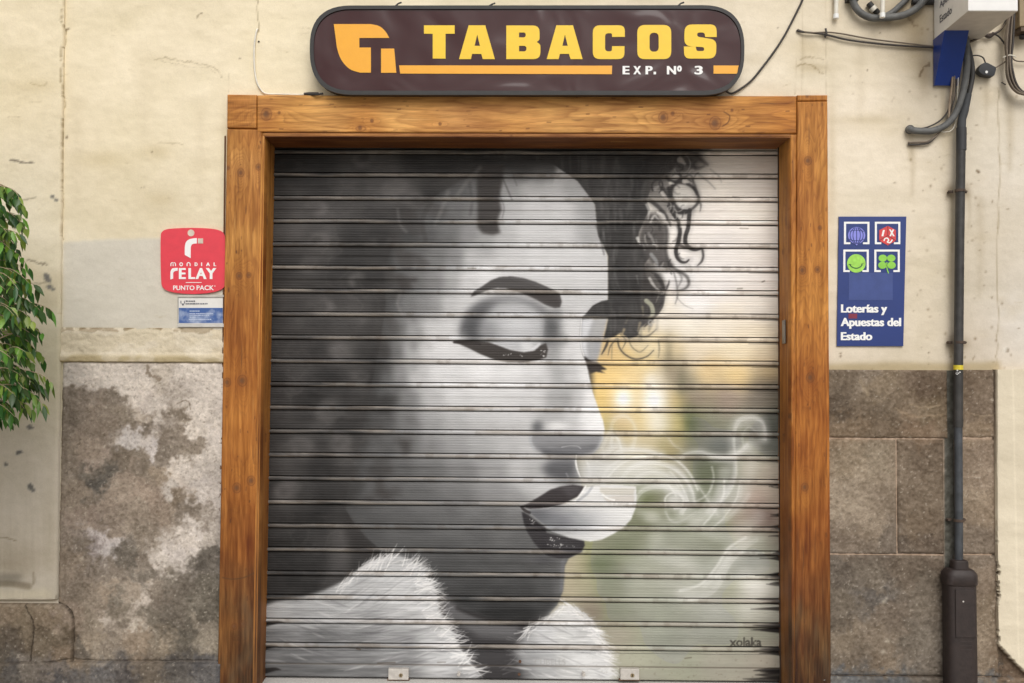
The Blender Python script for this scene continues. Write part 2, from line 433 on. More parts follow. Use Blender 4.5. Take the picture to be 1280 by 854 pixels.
# face tone
T = [(655,215,120),(680,212,150),(640,234,160),(660,234,182),(690,232,188),(718,236,172),(600,234,108),(575,236,92),(545,263,88),(570,263,104),(590,263,118),(640,263,182),(665,263,198),(700,263,198),(738,265,165),
(510,292,68),(535,292,84),(560,292,104),(590,290,138),(605,300,160),(630,300,185),(660,292,208),(700,292,203),(740,290,170),(480,322,64),(500,322,84),(520,322,94),(545,322,110),(570,322,132),(588,322,186),(640,322,204),(680,322,209),(720,322,210),(750,322,206),
(480,352,66),(500,352,88),(520,352,108),(545,352,128),(563,350,165),(585,352,206),(610,345,213),(700,350,208),(740,352,210),(757,352,205),(490,381,86),(510,381,112),(530,381,130),(545,381,146),(560,381,190),(578,381,198),(725,390,205),(712,381,195),(750,370,198),
(485,411,92),(500,411,112),(515,411,160),(540,411,196),(560,411,202),(462,440,62),(478,440,76),(495,440,112),(515,440,178),(540,440,212),(560,440,220),(600,462,226),(640,465,224),(670,462,215),(692,440,158),(700,425,140),(710,440,210),(726,445,226),(715,415,212),
(468,470,72),(482,470,92),(500,470,136),(520,470,192),(550,470,218),(600,478,223),(640,478,218),(680,475,205),(698,470,172),(714,470,198),(731,470,228),
(465,499,66),(482,499,78),(510,499,126),(540,499,186),(570,499,208),(600,499,210),(640,499,210),(670,499,208),(692,499,166),(708,499,160),(722,499,195),(736,499,235),
(450,528,72),(480,528,86),(510,528,116),(540,528,152),(570,528,174),(600,528,188),(640,528,196),(660,528,200),(680,525,178),(697,520,176),(715,520,196),(745,528,244),(735,520,230),
(440,557,78),(480,557,94),(510,557,114),(540,557,138),(570,557,152),(600,557,164),(640,557,182),(656,557,190),(430,587,66),(460,587,82),(500,587,90),(540,587,106),(580,587,128),(620,587,154),(650,587,188),(665,590,178),
(430,616,74),(470,616,88),(520,616,98),(570,616,114),(620,616,138),(645,618,150),(675,608,192),(655,605,186),(440,646,80),(500,646,92),(560,646,99),(620,646,106),(645,650,112),
(460,668,80),(520,675,86),(600,675,90),(650,675,92),(665,690,92),(520,704,80),(560,704,76),(600,704,78),(650,704,80),(690,706,88),(704,704,104),(560,734,66),(600,734,63),(650,734,64),(685,734,74),(701,734,96),(580,760,52),(620,764,44),(650,768,42),(685,760,56)]
ft = blur(M.field(T, step=5, e=30, p=2.0), 5)
ft = ft*np.array([1.0, .995, .993])+(fbm(h_, w_, 26, 40, 4, 31)[..., None]-.5)*12
face = [(640,196),(668,200),(690,204),(705,214.5),(722,226),(736,244),(744,256),(746.5,281),(748.5,295),(755,307),(759.5,320),(760.5,345),(760.5,384),
        (727,397),(725.5,412),(726,432),(729,445),(733.6,455),(737,473),(741.5,492),(748.5,512),(754,526),(755.8,537),(754,549),(748.5,560),(741.5,567),(727,570.5),(720,573),
        (722,588),(727,606),(724,614),(716,624),(690,640),(730,676),(728,690),(711,698),(706,708),(705,725),(703.5,740),(696.5,757),(682.5,771),(660,779),(640,779),(615,776),(573,760),(540,735),(500,712),(474,686),(458,672),(443,655),(432,636),
        (436,600),(448,560),(460,500),(475,430),(482,380),(480,340),(492,300),(520,262),(560,235),(600,212)]
sl_, fm = M.poly(face, .7)
# the hair side of the face fades softly; keep the profile and the jaw crisp
soft = blur(fm, 26)
U_ = M.U[:, sl_[1]]; V_ = M.V[sl_[0]]
edge = 1-sstep(560, 640, U_+0*V_)*(1-sstep(0, 1, (V_-1e4)))
low = sstep(628, 645, V_+0*U_)
mask = fm*(1-edge*(1-low))+(fm*np.clip(soft*1.9-.55, 0, 1))*(edge*(1-low))
top = sstep(196, 236, V_+0*U_)
wob = sstep(.36, .56, fbm(h_, w_, 26, 22, 5, 93)[sl_]+(U_+0*V_-470)/260*(1-low)+low*.5)
wob = blur(wob, 7)
mask = mask*(1-edge*(1-low)*(1-wob)*.8)
mask = mask*np.clip(top+sstep(690, 700, U_+0*V_)*.6, 0, 1)
M.mix((sl_, mask), ft.astype(np.float32))
# neck in shade left of the jaw, seen as a paler soft panel
M.fill([(424,655),(436,690),(434,716),(408,738),(412,705)], (84, 81, 80), 5, .5)
M.fill([(433,640),(452,668),(470,688),(462,702),(440,690),(430,660)], (44, 41, 40), 3, .6)
M.mix(M.poly(face, .7), ft.astype(np.float32), 0)
# baby hair over the temple
M.fill([(597,205),(630,205),(628,228),(624,248),(627,262),(622,275),(624,288),(627,291),(616,294),(603,292),(597,284),(597,262),(596,230)], (60, 56, 54), 1.6, .93)
for P, w, a in [([(628,222),(634,236),(640,250)], 1.4, .5), ([(622,240),(630,258),(628,272)], 1.2, .4), ([(640,215),(646,232)], 1.2, .3), ([(586,225),(590,250),(588,268)], 4, .25),
                ([(540,250),(528,275),(532,300)], 6, .3),
                ([(745,282),(748,290),(752,305),(755,318)], 2, .5)]:
    M.stroke(P, w, (52, 48, 47), a, 1.8)

for P, a in [([(495,312),(506,314),(514,322),(516,336),(508,338),(498,330)], .6), ([(508,314),(522,318),(538,330),(528,332),(514,328)], .5), ([(496,342),(510,346),(522,347),(520,353),(512,354),(518,362),(506,363),(498,356)], .65), ([(492,292),(502,300),(506,312),(496,310)], .45),
             ([(505,262),(524,272),(530,288),(520,296),(508,284)], .4), ([(528,250),(548,256),(560,264),(548,272),(532,266)], .35), ([(478,330),(492,338),(496,352),(484,358)], .5), ([(482,392),(494,398),(500,412),(488,416)], .4), ([(470,420),(484,428),(488,444),(474,448)], .4)]:
    M.fill(P, (62, 58, 56), 2.4, a, sm=True)
for P, w in [([(497,262),(500,280),(508,290)], 3), ([(560,240),(552,262),(544,280)], 5), ([(600,210),(585,226),(572,244)], 5), ([(500,366),(497,380),(502,392)], 4)]:
    M.stroke(P, w, (150, 147, 145), .3, 2.5)
# hair over the forehead and falling at the right
hm = [(690,170),(862,170),(858,190),(846,206),(838,214),(826,222),(816,230),(811,243),(809,255),(812,262),(806,275),(799,290),(797,302),(812,312),(812,322),(806,330),(807,345),(814,356),(828,366),(829,378),(820,390),(812,402),(800,410),(797,420),(786,424),(776,416),(768,421),(754,425),(757,412),(760,398),(727,397.5),(733,392),(741,382),(752,376.5),(760,375),(760,320),(754,307),(748,295),(746,280),(744,256),(736,244),(722,226),(705,214.5),(690,204),(660,200),(600,196),(600,170)]
M.mix(M.poly(hm, .9), (hb*1.08).astype(np.float32))
ht = fbm(h_, w_, 120, 10, 4, 77)
M.mix((sl_, M.poly(hm, .9, full=True)[1][sl_]*np.clip((ht[sl_]-.52)*3, 0, .5)), (104, 100, 98), .5)
DK = (50, 47, 46)
D = [([(838,244),(840,234),(847,228),(857,229),(867,235),(871,243)], 4.2, .9, 1.8), ([(867,234),(873,245),(872,254),(864,262),(856,265)], 3, .8, 1.4), ([(836,236),(839,248),(843,257),(850,263),(860,264)], 5, .92, 1.6),
([(838,258),(846,264),(856,265),(863,263)], 6, .95, 1.3), ([(836,258),(842,268),(848,278),(850,290),(848,302),(845,312),(846,321),(851,327),(857,328),(861,325)], 4.2, .96, 1),
([(862,263),(861,275),(860,285),(857,295),(857,304),(862,310),(869,312.5),(877,311)], 4.6, .95, 1), ([(848,306),(855,309),(862,311)], 3, .8, 1), ([(878,312),(879,320),(877,327),(872,332)], 2.6, .75, 1.2),
([(833,222),(838,226),(846,227),(852,223),(858,222),(864,227)], 3.4, .85, 1.3), ([(845,214),(850,219),(852,226)], 3.2, .8, 1.2), ([(864,222),(868,230),(872,240)], 2.6, .6, 1.6), ([(872,250),(876,256),(875,264)], 2, .55, 1.4),
([(828,236),(834,246),(838,258)], 5, .85, 1.8), ([(816,238),(815,231),(820,225),(827,227),(828,235),(824,241)], 2.2, .8, 1), ([(812,250),(822,258),(832,270),(838,282)], 4.5, .8, 1.6),
([(832,282),(834,296),(832,312),(835,326),(842,336),(852,341),(859,347),(861,355),(856,361),(846,364)], 3.6, .62, 2), ([(836,332),(846,338),(852,348),(848,358)], 2.2, .4, 1.8), ([(842,340),(846,356),(847,370),(844,380)], 1.8, .4, 1.4),
([(820,344),(828,356),(829,370),(826,384),(816,398),(806,408)], 4.4, .8, 1.2), ([(808,372),(812,384),(806,398)], 3, .6, 1.5), ([(829,366),(834,360),(836,352)], 2, .6, 1),
([(856,186),(868,192),(876,200),(884,206)], 5, .7, 3), ([(862,182),(878,188),(888,186)], 4, .6, 3), ([(858,204),(870,210),(880,208)], 4, .6, 2.6), ([(846,190),(846,204),(854,212)], 5, .75, 2.4),
([(872,218),(884,226),(894,236)], 1.8, .28, 1.6), ([(888,212),(898,220),(902,228)], 1.6, .2, 1.6), ([(846,372),(856,382),(866,386)], 1.2, .22, 1.2),
([(760,426),(757,434),(752,443)], 2.6, .8, 1), ([(770,424),(763,433),(760,444)], 1.6, .5, 1), ([(772,424),(774,434),(781,443),(794,449),(808,446),(817,438)], 1.8, .65, 1), ([(786,424),(790,434),(800,440),(810,432)], 1.3, .4, 1), ([(823,426),(824,436),(823,447)], 1.6, .35, 1.2), ([(765,432),(764.5,450)], 1.3, .3, .9),
([(792,412),(800,420),(810,420),(820,412)], 2, .5, 1.2), ([(776,418),(782,426),(778,436)], 1.6, .5, 1)]
def tap(P, w):
    n = len(P); return [(p[0], p[1], w*(.25+.75*math.sin(math.pi*min(.5, (n-1-i)/(n-1)*.9+.05)))) for i, p in enumerate(P)]
M.fill([(806,272),(818,266),(828,276),(834,290),(833,306),(834,320),(842,333),(832,340),(818,334),(808,322),(800,306),(798,296)], (76, 72, 70), 2, .92, sm=True)
M.fill([(804,330),(818,334),(829,348),(831,364),(824,384),(812,396),(802,400)], (66, 62, 60), 2, .85, sm=True)
M.fill([(826,178),(864,178),(876,192),(872,208),(856,216),(842,214),(836,224),(826,228),(816,238),(806,238)], (58, 55, 53), 3.5, .85, sm=True)
M.fill([(808,222),(828,216),(838,226),(838,248),(844,262),(838,272),(824,262),(810,250)], (84, 80, 77), 3, .6, sm=True)
D = [(P, w*1.12, a, s) for P, w, a, s in D]
for P, w, a, s in D:
    M.stroke(P, w*1.9+1.5, (118, 114, 111), a*.22, 3.4)
for P, w, a, s in D:
    M.stroke(tap(P, w), w, DK, a, s)
    M.stroke([(p[0]+w*.22, p[1]-w*.18) for p in P], w*.22, (110, 106, 104), a*.22, .9)
    if w > 4: M.stroke([(p[0]-w*.28, p[1]+w*.1) for p in P], w*.18, (90, 86, 84), a*.3, .9)
rr = random.Random(15)
for k in range(120):         # soft locks inside the falling hair
    u = rr.uniform(752, 826); v = rr.uniform(196, 405)
    if u > 812 and not (335 < v < 400): continue
    if u > 800 and 245 < v < 310: continue
    if u < 762 and v > 300: u += 10
    l = rr.uniform(10, 26); b_ = rr.uniform(-4, 4); c_ = rr.choice([88, 98, 112, 40, 44])
    M.stroke(tap([(u, v), (u+b_*.6, v+l*.35), (u+b_*.8, v+l*.7), (u+b_*.3, v+l)], rr.uniform(1.6, 4.6)), 2, (c_+2, c_, c_-2), rr.uniform(.12, .36), 2)
for k in range(14):          # ringlets on the outline
    v = rr.uniform(205, 410); u = float(np.interp(v, [200, 230, 260, 300, 330, 360, 385, 410], [842, 822, 812, 806, 812, 826, 824, 800]))+rr.uniform(-5, 12)
    a0 = rr.uniform(0, 6.28); r = rr.uniform(3, 7); tn = rr.uniform(.5, .8)*rr.choice([-1, 1])
    P = [(u+math.cos(a0+i*tn)*r*(1-i*.07), v+math.sin(a0+i*tn)*r*1.2*(1-i*.07)+i*.8) for i in range(6)]
    M.stroke(P, 3.4, (120, 116, 114), .25, 2)
    M.stroke(tap(P, rr.uniform(1.4, 3)), 2, DK if rr.random() < .7 else (170, 167, 162), rr.uniform(.5, .85), .9)
for k in range(0):          # corkscrew locks falling from the edge of the hair
    v = 184+k*6.4+rr.uniform(-4, 4); u = float(np.interp(v, [184, 215, 240, 300, 330, 360, 385, 410], [852, 826, 815, 808, 814, 826, 820, 796]))+rr.uniform(-8, 5)
    dx, dy = rr.uniform(.35, 1.0), rr.uniform(.5, 1.0); L_ = rr.uniform(18, 44) if v < 330 else rr.uniform(12, 26); am = rr.uniform(2.5, 4.6); ph = rr.uniform(0, 6.28); fq = rr.uniform(.38, .55)
    P = []
    for i in range(int(L_/1.6)):
        t = i*1.6; P.append((u+dx*t*.8+am*math.cos(ph+t*fq)*(.5+t/L_*.6)-am*math.cos(ph)*.5, v+dy*t*.85+am*.7*math.sin(ph+t*fq)))
    n_ = len(P); w0 = rr.uniform(1.6, 3.4)
    Pw = [(p[0], p[1], w0*(1-.75*i/n_)) for i, p in enumerate(P)]
    M.stroke([(p[0], p[1], p[2]*2.2) for p in Pw], 2, (120, 116, 113), .16, 2.2, 2)
    M.stroke(Pw, 2, DK if rr.random() < .82 else (128, 124, 121), rr.uniform(.55, .9), .9, 2)
    if rr.random() < .4: M.stroke([(p[0]-.8, p[1]-.8, .9) for p in P[:n_*2//3]], 1, (172, 169, 165), .35, .6, 2)
for k in range(44):          # fine tight curls spreading past the outline
    v = rr.uniform(190, 350); u = float(np.interp(v, [190, 230, 260, 300, 350], [862, 848, 836, 828, 838]))+rr.gauss(0, 12)
    if u > 866 and v > 265: continue
    a0 = rr.uniform(0, 6.28); r = rr.uniform(4, 11); tn = rr.uniform(.3, .55)*rr.choice([-1, 1]); e_ = rr.uniform(.6, 1)
    P = [(u+math.cos(a0+i*tn)*r*e_, v+math.sin(a0+i*tn)*r+i*.6) for i in range(6)]
    M.stroke(tap(P, rr.uniform(1, 2.6)), 2, DK if rr.random() < .8 else (190, 186, 180), rr.uniform(.25, .7), rr.uniform(.9, 1.8))
Hl = [([(808,256),(811,264),(810,275)], 2.6, .7, (200,197,192)), ([(822,266),(829,269),(832,275)], 2.4, .85, (222,218,212)), ([(813,278),(818,270),(824,276)], 2.6, .75, (215,211,205)), ([(819,236),(823,233)], 4.5, .55, (180,176,172)),
([(828,241),(832,247),(835,252)], 4, .8, (226,220,212)), ([(797,298),(800,305)], 4, .85, (220,217,212)), ([(754.5,291),(755.5,298),(757,306)], 2, .4, (140,138,138)), ([(812,348),(816,355),(821,361)], 3, .8, (214,211,206)), ([(822,340),(828,336),(833,341)], 4, .5, (190,187,184)),
([(808,376),(814,382),(816,392),(811,398)], 5, .8, (196,196,172)), ([(803,384),(804,394)], 3, .5, (160,154,130)), ([(768,340),(771,352),(775,362)], 3, .3, (118,116,116)), ([(796,345),(798,355)], 2.4, .4, (150,147,145)),
([(811,292),(816,300),(818,306)], 3, .6, (176,173,170)), ([(820,300),(824,312)], 2, .5, (150,147,145)), ([(814,318),(820,326),(822,332)], 4, .6, (176,178,178)), ([(853,282),(851,272)], 6, .6, (238,232,224)), ([(854,318),(864,320)], 6, .6, (240,234,226)),
([(838,229),(842,229.5)], 3.6, .85, (236,230,220)), ([(855,227),(860,228)], 4.4, .8, (236,230,220)), ([(850,200),(856,205)], 7, .6, (200,194,186)), ([(782,404),(786,396)], 2.6, .3, (150,140,120)), ([(790,255),(788,285)], 4, .12, (130,128,128)), ([(770,310),(768,330)], 6, .14, (130,128,126)),
([(780,412),(777,420)], 3, .6, (200,178,138)), ([(800,404),(797,414)], 3, .5, (190,172,136)), ([(824,368),(820,378)], 2, .5, (170,166,158)), ([(806,312),(803,304)], 2, .5, (160,157,154))]
for P, w, a, c in Hl: M.stroke(tap(P, w*1.1), w, c, a*.9, 1.4)
rr = random.Random(9)
for k in range(0):          # loose corkscrew hairs along the edge
    u = rr.uniform(800, 846); v = rr.uniform(200, 415); r = rr.uniform(2.5, 6); a0 = rr.uniform(0, 6.28)
    P = [(u+math.cos(a0+i*.8)*r+i*.6, v+math.sin(a0+i*.8)*r+i*1.6) for i in range(7)]
    M.stroke(P, rr.uniform(.8, 1.8), DK if rr.random() < .6 else (165, 162, 158), rr.uniform(.3, .6), .8)

# far eye
M.fill([(727,399),(740,398),(760,397),(757,410),(753,425),(750,440),(746,453),(738,453),(730,446),(726,434),(725.5,415)], (172, 172, 174), 1, .95)
M.fill([(727,399),(742,398),(736,415),(733,432),(735,447),(729,443),(726,428)], (222, 222, 224), 1.5, .8)
M.fill([(742,425),(752,420),(748,440),(742,448)], (148, 150, 156), 3, .6)
M.stroke([(727,398),(726,414),(726.5,432),(730,445)], 1.2, (240, 238, 236), .8, .6)
M.fill([(731,446),(738,451),(747,453),(753,458),(759,462),(750,463),(757,466.5),(745,465),(738,467),(734,458)], (52, 46, 44), .7, .95)
M.stroke([(734,391),(745,381),(760,377)], 1.2, (50,46,44), .6, .8)

# near eye
M.blob(596, 411, 16, 18, (70, 71, 74), .95, 1.2)
M.stroke([(578,415,4),(586,400,14),(600,387,19),(620,378,14),(642,376,10),(661,380,11),(676,389,13),(684,401,14),(684,416,15),(681,428,10)], 9, (102, 102, 104), .62, 6.5)
M.stroke([(580,410,3),(590,394,8),(604,382,8),(622,374,7),(644,373,6),(662,378,7),(676,387,9)], 9, (90, 90, 92), .22, 4.5)
M.fill([(576,418),(580,404),(590,390),(604,381),(618,378),(616,390),(606,400),(602,412),(604,426),(590,426)], (78, 78, 80), 5, .85)
M.fill([(604,425),(600,410),(606,396),(618,385),(636,379),(656,381),(670,389),(678,402),(678,418),(673,430),(665,437),(650,439),(630,434)], (176, 176, 178), 4.5, .9, sm=True)
M.blob(611, 414, 15, 16, (124, 124, 125), .6, 1.2)
M.blob(648, 404, 24, 17, (206, 206, 207), .85)
M.blob(650, 422, 22, 7, (196, 196, 197), .6)
M.stroke([(674,390),(680,402),(677,420)], 2, (206, 206, 206), .2, 2)
M.blob(690, 410, 10, 20, (92, 92, 93), .9, 1.3)
M.blob(697, 395, 7, 10, (112, 112, 114), .5, 1.3)
M.stroke([(618,431),(630,436),(646,440),(660,440),(674,431)], 4, (214, 214, 216), .85, 1.4)
M.fill([(652,428),(664,428),(668,434),(662,439),(654,438),(650,433)], (232, 232, 231), 2.2, .6)
M.fill([(564.6,427.5),(573,425.6),(590,425.6),(609,427.5),(622,431.6),(638,437.6),(654.8,440.5),(668,438.5),(676,431.6),(682.6,429),(685,437),(683,447),(671,450.8),(654.8,453.4),(635,453),(618.7,450),(602,443.4),(586,435.4),(572.8,429.6)], (66, 61, 58), .6)
M.stroke([(568,428),(582,429),(600,430)], 3, (44,38,36), .8, 1)
M.fill([(592.5,364.4),(602,358.7),(613.8,350.5),(625,346.4),(638,345.6),(654.8,348),(668,352),(684,358.7),(694,363.6),(700,368),(702,377),(700,384.5),(692.5,385),(682.6,381.6),(671,375),(658,368.5),(645,364.4),(632,360.6),(622,360.2),(612,362.2),(600.6,367),(588,371.5)], (80, 77, 76), .8)
M.fill([(640,361),(670,366),(697,370),(701,378),(699,384),(684,380),(668,373)], (56, 50, 48), 2, .7)
M.stroke([(640,347),(660,352),(684,362)], 3, (100, 98, 98), .5, 2)
# nose
M.blob(672, 534, 8, 8, (96, 97, 99), .85, 1.2)
M.fill([(664,541),(700,541),(754,543),(753,551),(748,560),(741,566),(727,570),(700,570),(681,568),(669,561),(663,552)], (138, 138, 140), 2.2, .95)
M.fill([(668,558),(690,560),(712,556),(722,559),(740,556),(750,556),(742,566),(727,570),(700,570),(681,568)], (112, 112, 115), 2, .85)
M.fill([(676,562),(700,564),(722,566),(722,570.5),(700,571),(682,569)], (84, 84, 86), 1.6, .7)
M.stroke([(664,545),(663,552),(668,562)], 3, (176, 178, 182), .6, 1.5)
M.stroke([(702,559),(712,557.5),(722,558),(726,561)], 1.1, (196, 196, 198), .7, .6)
M.blob(697, 533, 15, 6, (232, 231, 230), .9, 1.3)
M.blob(688, 552, 12, 6, (132, 132, 134), .5)
# philtrum
M.fill([(690,574),(719,573),(721,588),(726,602),(700,602),(684,596),(676,584)], (86, 86, 89), 4, .92)
M.stroke([(720.5,569,1.2),(719.8,578,2.2),(722,588,2.2),(726,598,1)], 2.2, (243, 241, 238), .85, .8)
M.stroke([(708,592),(711,598)], 2, (150,150,155), .6, 1)

# smoke
SM = (230, 229, 225)
K = [([(918,566),(917,550),(918,538),(922,527),(931,522),(944,522),(953,528),(956,540),(956,548)], 5, .62, 2), ([(850,572),(858,567),(875,565),(890,569),(906,572),(921,567),(934,556)], 3.6, .7, 1.6), ([(919,574),(919,590),(917,600),(911,612),(900,626),(886,640)], 7, .62, 2.6),
([(946,673),(930,684),(911,704),(900,726),(885,742),(858,748)], 6, .42, 3), ([(936,672),(915,690),(896,716),(880,732)], 3, .35, 2), ([(768,566),(780,562),(796,562),(812,564),(826,569)], 4.6, .75, 1.6), ([(753,600),(756,592),(762,584),(777,574)], 4, .7, 1.5), ([(776,600),(784,588),(798,580),(812,577),(828,580),(843,586),(857,599),(865,615),(867,628)], 6, .66, 2),
([(790,604),(800,594),(818,590),(838,596),(848,608)], 3, .5, 1.6), ([(793,626),(800,615),(812,609),(830,608),(848,614),(857,628),(852,640)], 6, .7, 2), ([(838,590),(850,604),(860,626)], 2, .6, 1.2), ([(872,606),(884,624),(896,642)], 3, .45, 2), ([(890,600),(886,620),(874,640)], 2, .3, 2), ([(926,600),(924,620),(906,640)], 3, .35, 2),
([(766,545),(764,532),(770,522),(782,520),(792,530),(794,545),(790,560)], 4, .38, 2.2), ([(763,556),(766,544),(772,548),(776,560)], 4, .6, 1.6), ([(752,560),(757,548),(762,540)], 3, .5, 2), ([(733,576),(737,588),(736,600)], 5, .6, 1.5), ([(744,574),(756,566),(770,556)], 6, .5, 2.5), ([(725,600),(745,598),(770,600),(796,602)], 9, .45, 3),
([(852,562),(842,556),(836,548)], 2, .3, 2), ([(870,640),(850,652),(838,650),(832,640)], 2.4, .4, 1.6), ([(890,655),(905,650),(922,636),(936,618)], 3, .35, 2), ([(930,560),(928,545),(936,534),(946,540)], 2, .35, 1.5)]
for P, w, a, s in K:
    M.stroke(P, w*2.8, SM, a*.36, s*2.6)
    M.stroke(tap(P[::-1], w*.9), w, (236, 235, 231), a*.72, s*1.35)
    M.stroke([(p[0]+1.5, p[1]+2.5) for p in P], w*.35, (240, 239, 236), a*.35, 1)
M.blob(760, 585, 20, 12, (205, 204, 200), .45); M.blob(740, 590, 12, 10, (190, 190, 192), .5)
M.blob(842, 627, 12, 10, (228, 227, 222), .75, 1.3); M.stroke([(832,634),(832,622),(842,616),(853,622),(852,634),(843,636)], 2.4, (236,235,230), .6, 1.2)
M.blob(893, 640, 16, 10, (185, 186, 176), .3)

for P, w, a in [([(860,640),(880,660),(905,670),(930,662),(950,645)], 16, .28), ([(820,690),(850,700),(880,716),(905,700),(925,676)], 20, .26), ([(905,590),(900,615),(885,640),(866,655)], 14, .35), ([(940,560),(938,590),(925,620),(900,645)], 16, .3),
                ([(780,570),(800,576),(820,588),(838,606)], 16, .4), ([(850,740),(880,735),(900,715),(912,690)], 12, .3), ([(742,590),(770,588),(800,592),(830,600)], 18, .4), ([(925,530),(945,528),(955,545)], 12, .3), ([(890,572),(915,572),(935,560)], 10, .4), ([(800,640),(830,655),(850,648)], 12, .2), ([(930,720),(945,740),(930,765)], 20, .22)]:
    M.stroke(P, w, (226, 225, 219), a, w*.45)
for P, w, a in [([(868,628),(884,618),(892,600),(890,584)], 2.4, .4), ([(905,600),(904,620),(893,640),(880,655)], 2.6, .5), ([(925,600),(920,624),(904,648),(888,662)], 2.2, .4), ([(850,738),(876,730),(896,708),(910,686),(932,672)], 3.4, .45), ([(826,568),(846,576),(862,592),(872,612)], 3, .55), ([(760,596),(774,582),(794,572),(816,570)], 2.6, .5), ([(815,600),(835,606),(845,620)], 2, .5)]:
    M.stroke(P, w, (238, 237, 232), a, 1.6)
# lips and the breath of smoke
M.fill([(652,633),(660,629),(677,619),(688,612),(700,608.5),(716,606),(730,608),(728,615),(722,621),(712,626),(700,631),(684,634.6),(664,637)], (60, 55, 56), .7)
M.fill([(700,609),(716,607),(728,610),(722,618),(712,622)], (84, 80, 82), 2, .6)
M.fill([(652,640),(656,641),(660,643.5),(671,652),(682,660),(683,666),(702,671),(716,673),(730,676),(731,682),(726,690),(711,697.5),(698,698),(685,695),(676,688),(668,679),(660,667),(655,655)], (50, 47, 49), .7)
M.fill([(684,672),(706,676),(728,681),(722,690),(704,692),(690,688)], (72, 70, 72), 3, .6)
puff = [(658,637),(684,636),(706,630),(722,621),(730,610),(745,607),(770,606),(795,608),(796,622),(795,634),(789,649),(780,659),(768,667),(753,674.6),(738,677),(726,675),(711,672),(690,664),(676,653),(664,643)]
M.fill(puff, (226, 225, 223), .8)
for (u, v, a, b, k, c) in [(676,648,28,15,.97,(104,105,109)),(702,653,28,15,.9,(116,117,121)),(728,653,18,12,.6,(146,147,150)),(745,650,20,13,.35,(182,182,185)),(668,641,16,7,.8,(96,96,99)),(690,634,18,4,.6,(120,120,124)),(716,640,8,6,.35,(150,152,156))]:
    sl2, pm = M.poly(puff, .8)
    q = np.exp(-(((M.U[:, sl2[1]]-u)/a)**2+((M.V[sl2[0]]-v)/b)**2)).astype(np.float32)
    M.mix((sl2, pm*q), c, k)
M.fill([(750,609.5),(794,610.5),(792,619.5),(756,619),(750,615)], (204, 199, 188), .6, .85)
M.fill([(770,620),(793,620),(793,628.5),(760,628),(754,622)], (206, 199, 190), .8, .8)
M.stroke([(753,618),(760,623),(768,625)], 2.2, (245, 244, 240), .9, .6)
M.stroke([(732,608),(726,618),(718,628)], 2.4, (236, 235, 233), .8, .7)
M.stroke([(740,609),(733,618),(722,626)], 3, (150, 152, 158), .5, 1.4)
M.stroke([(652,634),(656,638),(662,641)], 3.4, (40, 34, 34), .8, .8)
M.stroke([(704,702),(703,720),(702,738)], 5, (122, 122, 128), .45, 2)
M.blob(669, 719, 2.6, 2.6, (50, 46, 46), .8, 2)
M.blob(678, 700, 14, 6, (66, 64, 68), .5)

rr = random.Random(3)
for (a, b, c, d, n) in [(630,441,640,445,4),(673,438,683,445,9),(649,444,653,446,2),(662,648,669,659,8),(685,671,702,684,20),(700,679,720,685,6)]:
    for k in range(n):
        u, v = rr.uniform(a, c), rr.uniform(b, d)
        M.stroke([(u, v), (u+rr.uniform(-1.5, 1.5), v+rr.uniform(-1, 1.5))], rr.uniform(.5, 1.2), (225, 223, 220), rr.uniform(.35, .9), .5, 0)

# fur collar
furL = [(325,758),(345,752),(380,746),(405,738),(430,726),(450,711),(466,700),(482,696),(500,694),(520,704),(540,713),(534,722),(544,735),(548,750),(549,764),(558,776),(565,790),(573,805),(582,820),(594,834),(604,850),(608,870),(325,870)]
furR = [(655,792),(668,782),(684,771),(698,758),(712,757),(726,766),(738,776),(748,790),(754,806),(762,822),(768,838),(770,870),(652,870),(652,850),(648,830),(643,812)]
M.fill([(555,735),(573,760),(615,776),(660,780),(690,772),(700,870),(560,870)], (58, 56, 57), 3, .95)
M.fill([(548,742),(575,760),(615,778),(650,783),(644,800),(600,796),(562,776)], (112, 111, 112), 3, .75)
M.stroke([(572,760),(600,771),(630,778),(660,779),(684,768)], 5, (38, 36, 36), .6, 2.5)
ftone = [(345,765,168),(345,800,112),(345,840,104),(400,765,168),(400,800,116),(400,835,106),(450,745,186),(450,770,172),(450,800,126),(450,835,120),(490,715,188),(500,740,202),(500,770,196),(500,800,148),(500,835,138),(540,740,186),(540,765,204),(550,795,196),(560,825,202),(590,820,210),
         (640,800,160),(680,790,212),(715,765,220),(720,800,206),(740,830,210),(690,830,180),(640,835,104),(612,845,84),(660,812,165),(585,835,170)]
fu = blur(M.field(ftone, step=6, e=40, p=2), 5)
fn = fbm(h_, w_, 5, 60, 4, 91)
fu = fu+(fn[..., None]-.5)*60
M.mix(M.poly(furL, 1.5), fu.astype(np.float32), .96)
M.mix(M.poly(furR, 4), fu.astype(np.float32), .92)
rr = random.Random(12)
def hairs(path, n, ang, ln, cols, w=(.7, 1.8), al=(.4, .9), spread=.35):
    path = catmull(path, 10)
    for _ in range(n):
        i = rr.randrange(len(path)); u, v = path[i]
        u += rr.uniform(-5, 3); v += rr.uniform(-3, 6)
        a = ang(u, v)+rr.gauss(0, spread); l = rr.uniform(*ln)
        bend = rr.uniform(-.3, .3)
        P = [(u-math.cos(a)*l*.5, v-math.sin(a)*l*.5, rr.uniform(*w)), (u, v, rr.uniform(*w)), (u+math.cos(a+bend)*l*.5, v+math.sin(a+bend)*l*.5, .3)]
        M.stroke(P, 1, cols[rr.randrange(len(cols))], rr.uniform(*al), .6, 4)
LT = [(238, 236, 233), (222, 220, 218), (205, 204, 204)]
hairs([(470,702),(482,697),(500,694),(516,702),(528,712),(538,726)], 70, lambda u, v: -1.1+max(0, (u-480))/75*.8, (14, 34), LT)
